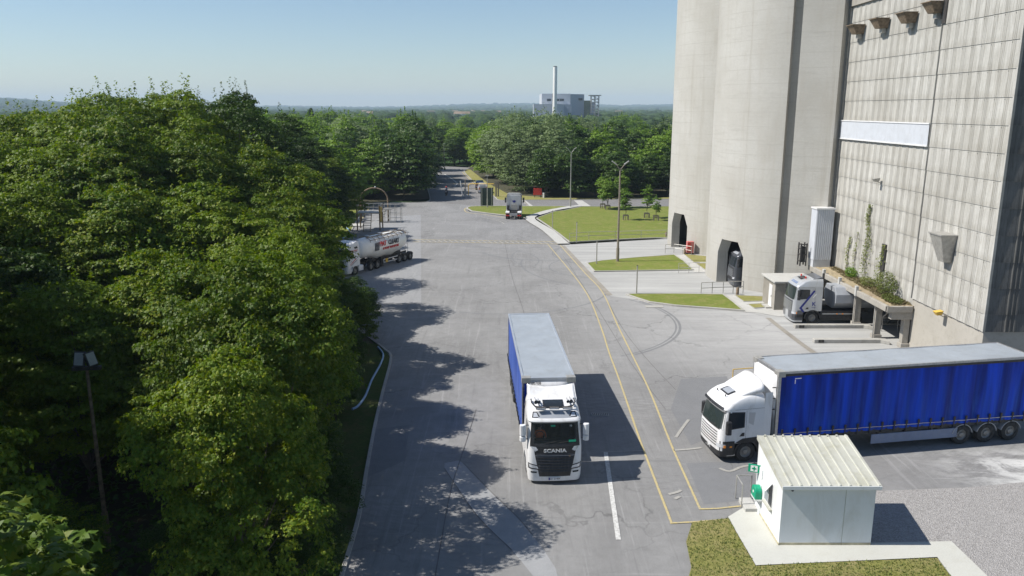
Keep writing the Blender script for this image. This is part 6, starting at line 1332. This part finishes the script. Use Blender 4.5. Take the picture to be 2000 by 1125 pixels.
# nearest tree at the lower left corner: real five-lobed leaves
def near_branch():
    rng=np.random.default_rng(5); root=empty('maple_tree',(-8.3,8.9,0),0,'nearest maple, its bright top leaves poking into the lower left corner','tree')
    cs=[];ns=[]
    for _ in range(130):
        a=rng.uniform(0,2*PI); u=rng.uniform(-.2,1); q=math.sqrt(1-u*u) if u<1 else 0; r_=2.9*rng.uniform(.7,1.0)
        c=np.array([r_*q*math.cos(a),r_*q*math.sin(a)*.9,9.3+2.9*u*rng.uniform(.8,1.05)]); k=34
        P=rng.normal(0,1,(k,3)); P/=np.linalg.norm(P,axis=1,keepdims=True); P[:,2]=abs(P[:,2])*.5
        cs.append(c+P*.42*rng.uniform(.5,1.1,(k,1))); ns.append(P*.4+np.array([0,0,.9]))
    me=leafmesh('crown',np.concatenate(cs),np.concatenate(ns),.24,rng,'maple','maple',.4); link('crown',me,None,root)
    mb=MB(); mb.tube([(0,0,0),(.1,0,5),(0,0,9.5)],.2,8,True,.08)
    for k in range(9): a=k*.7; mb.tube([(0,0,5+k*.3),(1.3*math.cos(a),1.3*math.sin(a),7.5+.2*k),(2.3*math.cos(a),2.3*math.sin(a),9.6)],.06,5,False,.02)
    mb.build('trunk','bark',root,60)
near_branch()
# middle belt prototypes
ash=[make_tree('ash_tree',51+i,4.4,11,1.0,'ash',.42,640,27,.85,13,'quad',4,.22,.85) for i in range(3)]
wil=[make_tree('willow_tree',61+i,4.8,12,1.0,'willow',.36,680,30,.9,14,'quad',6,.25,.85) for i in range(2)]
drk=[make_tree('dark_tree',71+i,4.4,11,1.0,'dark',.42,600,27,.85,12,'quad',3,.22,.85) for i in range(2)]
K={'a':(ash,11,'mid green broadleaf tree','ash'),'w':(wil,12,'grey-green willow with pale foliage','willow'),'k':(drk,11,'dark green tree','dark')}
def belt(lst,where,grp):
    for X,D,top,k in lst:
        pr,bh,lab,_=K[k]; pr=pr[rr.randrange(len(pr))]; s=max(.7,top/bh*rr.uniform(1.0,1.3))
        plant(pr,X,D,rr.uniform(0,6.28),s,lab+' '+where,'tree',lab.split(' with')[0]+'s '+grp,top/bh)
def XP(px,D): return (px-1000)/FPX*D/_c
L_=[]
for D,a,b,st,t in ((118,-46,-28,7,11.5),(127,-50,-29,7,12),(140,-60,-30,7,13)):
    x=a
    while x<b: L_.append((x+rr.uniform(-1,1),D+rr.uniform(-2,2),t*rr.uniform(.85,1.05),rr.choice('aakk'))); x+=st
belt(L_,'behind the loading arch','behind the loading arch'); L_=[]
for D,a,b,st,t in ((154,-62,-19.5,6.2,11.5),(163,-62,-20.5,6.5,13),(174,-66,-22,7,13.6),(188,-75,-24,7.5,14),(203,-80,-26,8,14.2),(220,-85,-28,8,14.2)):
    x=b
    while x>a: L_.append((x+rr.uniform(-1,1),D+rr.uniform(-2.5,2.5),t*rr.uniform(.82,1.06),rr.choice('kkaaw' if D<170 else 'aawk'))); x-=st*rr.uniform(.85,1.15)
belt(L_,'left of the access road','left of the access road'); L_=[]
for D,a,b,st,t in ((240,-24,-4,6,8.5),(249,-30,4,7,10.5)):
    x=a
    while x<b: L_.append((x+rr.uniform(-1,1),D+rr.uniform(-2,2),t*rr.uniform(.85,1.1),rr.choice('kka'))); x+=st
belt(L_,'closing off the end of the access road','at the end of the access road'); L_=[]
for D,a,b,st,t in ((156,6.5,50,4.8,9.0),(163,3.2,58,6.2,11.2),(172,1.2,60,6.5,12.2),(183,-1.5,66,7,13.0),(196,-4,72,7,13.6),(210,-6,78,7.5,13.6),(226,-8,82,8,13.2)):
    x=a
    while x<b:
        px=PR(x,D,4)[0]
        if not (1117<px<1146 and D<215): 
            kk='w' if (965<px<1095 and D>160 and rr.random()<.62) else rr.choice('aaakk' if px<1150 else 'akakk')
            L_.append((x+rr.uniform(-.8,.8),D+rr.uniform(-2,2),t*rr.uniform(.80,1.08)*(1.12 if kk=='w' else 1)*(.92 if px>1150 else 1),kk))
        x+=st*rr.uniform(.85,1.15)
belt(L_,'in the wood right of the access road','right of the access road'); L_=[]
D=262
while D<640:
    x0,x1=XP(520,D),XP(1330,D); x=x0
    while x<x1:
        L_.append((x+rr.uniform(-3,3),D+rr.uniform(-8,8),rr.uniform(9.5,14)*(1 if D<420 else .95),rr.choice('aaakww'))); x+=(13.5+D*.035)*rr.uniform(.8,1.2)
    D+=30+D*.06
belt(L_[:150],'in the distant wood','of the distant wood')
# dark conifer
rng=np.random.default_rng(9); cx=[];cn_=[]
for z in np.linspace(1.5,19.5,60):
    r_=4.0*(1-z/20.5)**.8; k=int(40+r_*34); a=rng.uniform(0,2*PI,k); q=r_*np.sqrt(rng.uniform(.15,1,k)); cx.append(np.stack([q*np.cos(a),q*np.sin(a),z-q*.35+rng.normal(0,.15,k)],1)); cn_.append(np.stack([np.cos(a)*.5,np.sin(a)*.5,np.full(k,.7)],1))
for px,top,D,lab in ((607,211,300,'tall dark conifer rising above the wood left of centre'),):
    X,Z=ZY(px,top,D); r0=empty('conifer',(X,D,0),0,lab,'tree'); me=leafmesh('crown',np.concatenate(cx),np.concatenate(cn_),.75,rng,'spruce'); link('crown',me,None,r0); MB().tube([(0,0,0),(0,0,19)],.3,8,True,.05).build('trunk','bark',r0); r0.scale=(1.0,1.0,Z/19.8)
for px,top,D in ((628,221,310),(648,219,312),(672,226,305)):
    X,Z=ZY(px,top,D); plant(ash[rr.randrange(3)],X,D,rr.uniform(0,6),1.35,'tall poplar-like tree beside the dark conifer','tree','tall trees beside the dark conifer',Z/11)
# young trees on the lawn
yt=[make_tree('young_tree',81,1.7,5.0,1.2,'ash',.26,170,34,.42,8,'quad',2,.07,.5),make_tree('young_tree',82,1.1,4.2,1.4,'ash',.22,60,24,.36,6,'quad',2,.05,.4)]
def guard(x,y,lab):
    o=empty('tree_guard',(x,y,.1),0,lab,'tree guard','timber tree guards on the lawn')
    for a,b in ((-.35,-.35),(.35,-.35),(.35,.35),(-.35,.35)): MB().box(a-.05,a+.05,b-.05,b+.05,0,.8).build('stake','wood',o)
    MB().box(-.4,.4,-.42,-.38,.66,.8).build('rail','wood',o); MB().box(-.4,.4,.38,.42,.66,.8).build('rail','wood',o)
for (px,py,k,s,lab) in ((1177,408,0,1.0,'rounded young tree at the left end of the lawn'),(1187,411,0,.92,'young tree just right of the leftmost one on the lawn'),(1213,407,0,1.05,'bushy young tree behind the tall forked lamp post'),(1222,431,1,1.08,'slim young tree in front of the bushy one by the lamp post'),(1263,427,1,1.12,'thin pale young tree near the far silo'),(1281,432,1,.85,'smallest sapling on the lawn, beside the far silo')):
    x,y=G(px,py); plant(yt[k],x,y,px,s,lab,'tree','young trees on the lawn',s*(1.06 if k==0 else 1.0)); guard(x,y,'timber guard round the '+lab.split(' on the lawn')[0].split(' behind')[0].split(' in front')[0].split(', beside')[0].split(' near')[0])
# weeds and ivy on canopy
def bush(name,loc,rad,h,n,leaf,m,seed,lab,cat,stems=True,zf=1,shape='quad'):
    rng=np.random.default_rng(seed); P=rng.normal(0,1,(n,3)); P/=np.linalg.norm(P,axis=1,keepdims=True); q=rng.uniform(.2,1,(n,1))**.5; X=P*q*np.array([rad[0],rad[1],h*.5])+np.array([0,0,h*.5]); r0=empty(name,loc,0,lab,cat)
    link('foliage',leafmesh('foliage',X,P*.5+np.array([0,0,.6]),leaf,rng,m,shape,.8),None,r0)
    if stems:
        mb=MB()
        for k in range(9): e=X[rng.integers(0,n)]; mb.tube([(e[0]*.2,e[1]*.2,0),tuple(e*np.array([.7,.7,.6])),tuple(e)],.018,4)
        mb.build('stems','bark',r0)
    return r0
bush('shrub',(27.6,57.4,CZ),(.55,1.5),1.9,1300,.13,'weed',1,'large leggy shrub growing on the near part of the canopy roof','shrub')
bush('shrub',(27.75,60.6,CZ),(.6,1.0),.8,600,.12,'weed',2,'low bright green weed clump in the middle of the canopy roof','shrub')
bush('shrub',(27.8,64.0,CZ),(.4,.9),.9,600,.12,'ash',3,'small green shrub at the foot of the ivy on the canopy','shrub')
bush('shrub',(27.3,55.6,CZ),(.6,1.2),.45,900,.12,'weed',4,'patch of yellowing weeds near the canopy corner','shrub')
def ivy(y,z0,z1,w,n,seed,lab):
    n=int(n*.6)
    rng=np.random.default_rng(seed); t=rng.uniform(0,1,n)**.8; z=z0+(z1-z0)*t; yy=y+(rng.normal(0,1,n)*w*(1-t*.75))+.25*np.sin(z*1.7); X=np.stack([-.13-rng.uniform(0,.14,n),yy-y,z-z0],1); r0=empty('ivy',(AX,y,z0),0,lab,'ivy')
    link('foliage',leafmesh('foliage',X,np.tile([-1,0,.5],(n,1)),.15,rng,'weed','quad',.5),None,r0); MB().tube([(-.12,0,0),(-.12,.1,(z1-z0)*.5),(-.12,0,(z1-z0)*.95)],.02,4).build('stem','bark',r0)
ivy(62.3,CZ,9.3,.45,900,1,'tall ivy streak climbing the ribbed wall above the canopy')
ivy(59.6,CZ,6.6,.5,420,2,'thin ivy streak right of the tallest one'); ivy(65.6,CZ,6.3,.30,220,3,'short ivy streak near the white duct box'); ivy(64.2,CZ,6.9,.22,150,4,'sparse ivy streak between the tall one and the white duct box')
tufts('canopy_grass',[(27.2,54.6),(28.15,54.6),(28.15,68),(27.9,68),(27.5,60)],6000,.05,.2,CZ+.02,'dry')
tufts('canopy_dry_grass',[(26.8,54.4),(28.15,54.4),(28.15,68),(27.5,68),(27.1,60)],6000,.03,.12,CZ+.02,'dry')
# scrub under the left wood
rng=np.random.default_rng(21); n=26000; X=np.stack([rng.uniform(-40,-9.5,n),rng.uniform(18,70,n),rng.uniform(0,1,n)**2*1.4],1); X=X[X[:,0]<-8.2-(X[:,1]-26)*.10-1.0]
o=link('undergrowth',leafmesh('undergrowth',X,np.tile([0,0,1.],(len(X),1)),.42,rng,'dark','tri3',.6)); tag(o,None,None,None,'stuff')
# far-off wood as one mass of small crowns
rng=np.random.default_rng(33); V=[];F=[]
ico=bmesh.new(); bmesh.ops.create_icosphere(ico,subdivisions=2,radius=1); iv=np.array([v.co[:] for v in ico.verts]); ifc=np.array([[v.index for v in f.verts] for f in ico.faces]); ico.free()
D=600; pts=[]
while D<7200:
    s=6+D*.0042; x=XP(-60,D)*1.02; x1=XP(1420,D)
    while x<x1:
        dens=.5+.5*math.sin(x*.004+D*.003)*math.sin(D*.0023-x*.0021+1)
        if rng.uniform()<.50+.5*dens: pts.append((x+rng.uniform(-s,s),D+rng.uniform(-s,s)*1.2,s*rng.uniform(.7,1.25)))
        x+=s*1.55
    D+=s*(2.6+D*.0009)
nv=len(iv); allv=[];allf=[]
for i,(x,y,s) in enumerate(pts):
    k=iv*(1+rng.uniform(-.22,.22,(nv,1))); hz=min(8,4+s*.22)*rng.uniform(.7,1.2); allv.append(k*np.array([s,s,hz])+np.array([x,y,hills_h(x,y)+2+hz*.35])); allf.append(ifc+i*nv)
V=np.concatenate(allv); F=np.concatenate(allf); me=bpy.data.meshes.new('far_wood'); me.vertices.add(len(V)); me.vertices.foreach_set('co',V.astype(np.float32).ravel()); me.loops.add(F.size); me.loops.foreach_set('vertex_index',F.astype(np.int32).ravel()); me.polygons.add(len(F)); me.polygons.foreach_set('loop_start',np.arange(0,F.size,3,dtype=np.int32)); me.update(calc_edges=True)
t=NT('far_foliage'); v=t.pos(); a=t.noise(v,.05,4); b=t.noise(v,.4,4,.7); c=t.mix(t.ramp(a,.3,.7),(.03,.055,.02),(.06,.09,.03)); c=t.mix(t.ramp(b,.45,.6),c,(.022,.04,.018)); t.col(c); t.b.inputs['Roughness'].default_value=1; t.b.inputs['Specular IOR Level'].default_value=0
o=link('far_wood',me,t.m); tag(o,kind='stuff'); print('far crowns',len(pts))
# ---------------- haze ----------------
hz=MB().box(-9300,9300,-9300,9300,-1.3,150).build('haze',None); tag(hz,kind='stuff')
m=bpy.data.materials.new('haze_air'); m.use_nodes=True; nt=m.node_tree; nt.nodes.remove(nt.nodes['Principled BSDF']); pv=nt.nodes.new('ShaderNodeVolumePrincipled'); pv.inputs['Color'].default_value=(.66,.84,1,1); pv.inputs['Density'].default_value=1.6e-4; pv.inputs['Anisotropy'].default_value=.0; nt.links.new(pv.outputs[0],nt.nodes['Material Output'].inputs['Volume']); hz.data.materials.append(m)
for o in list(bpy.data.objects):
    if o.name.endswith('_tmp'): bpy.data.objects.remove(o)
print('tops',sum(1 for o in bpy.data.objects if o.parent is None),'objs',len(bpy.data.objects))
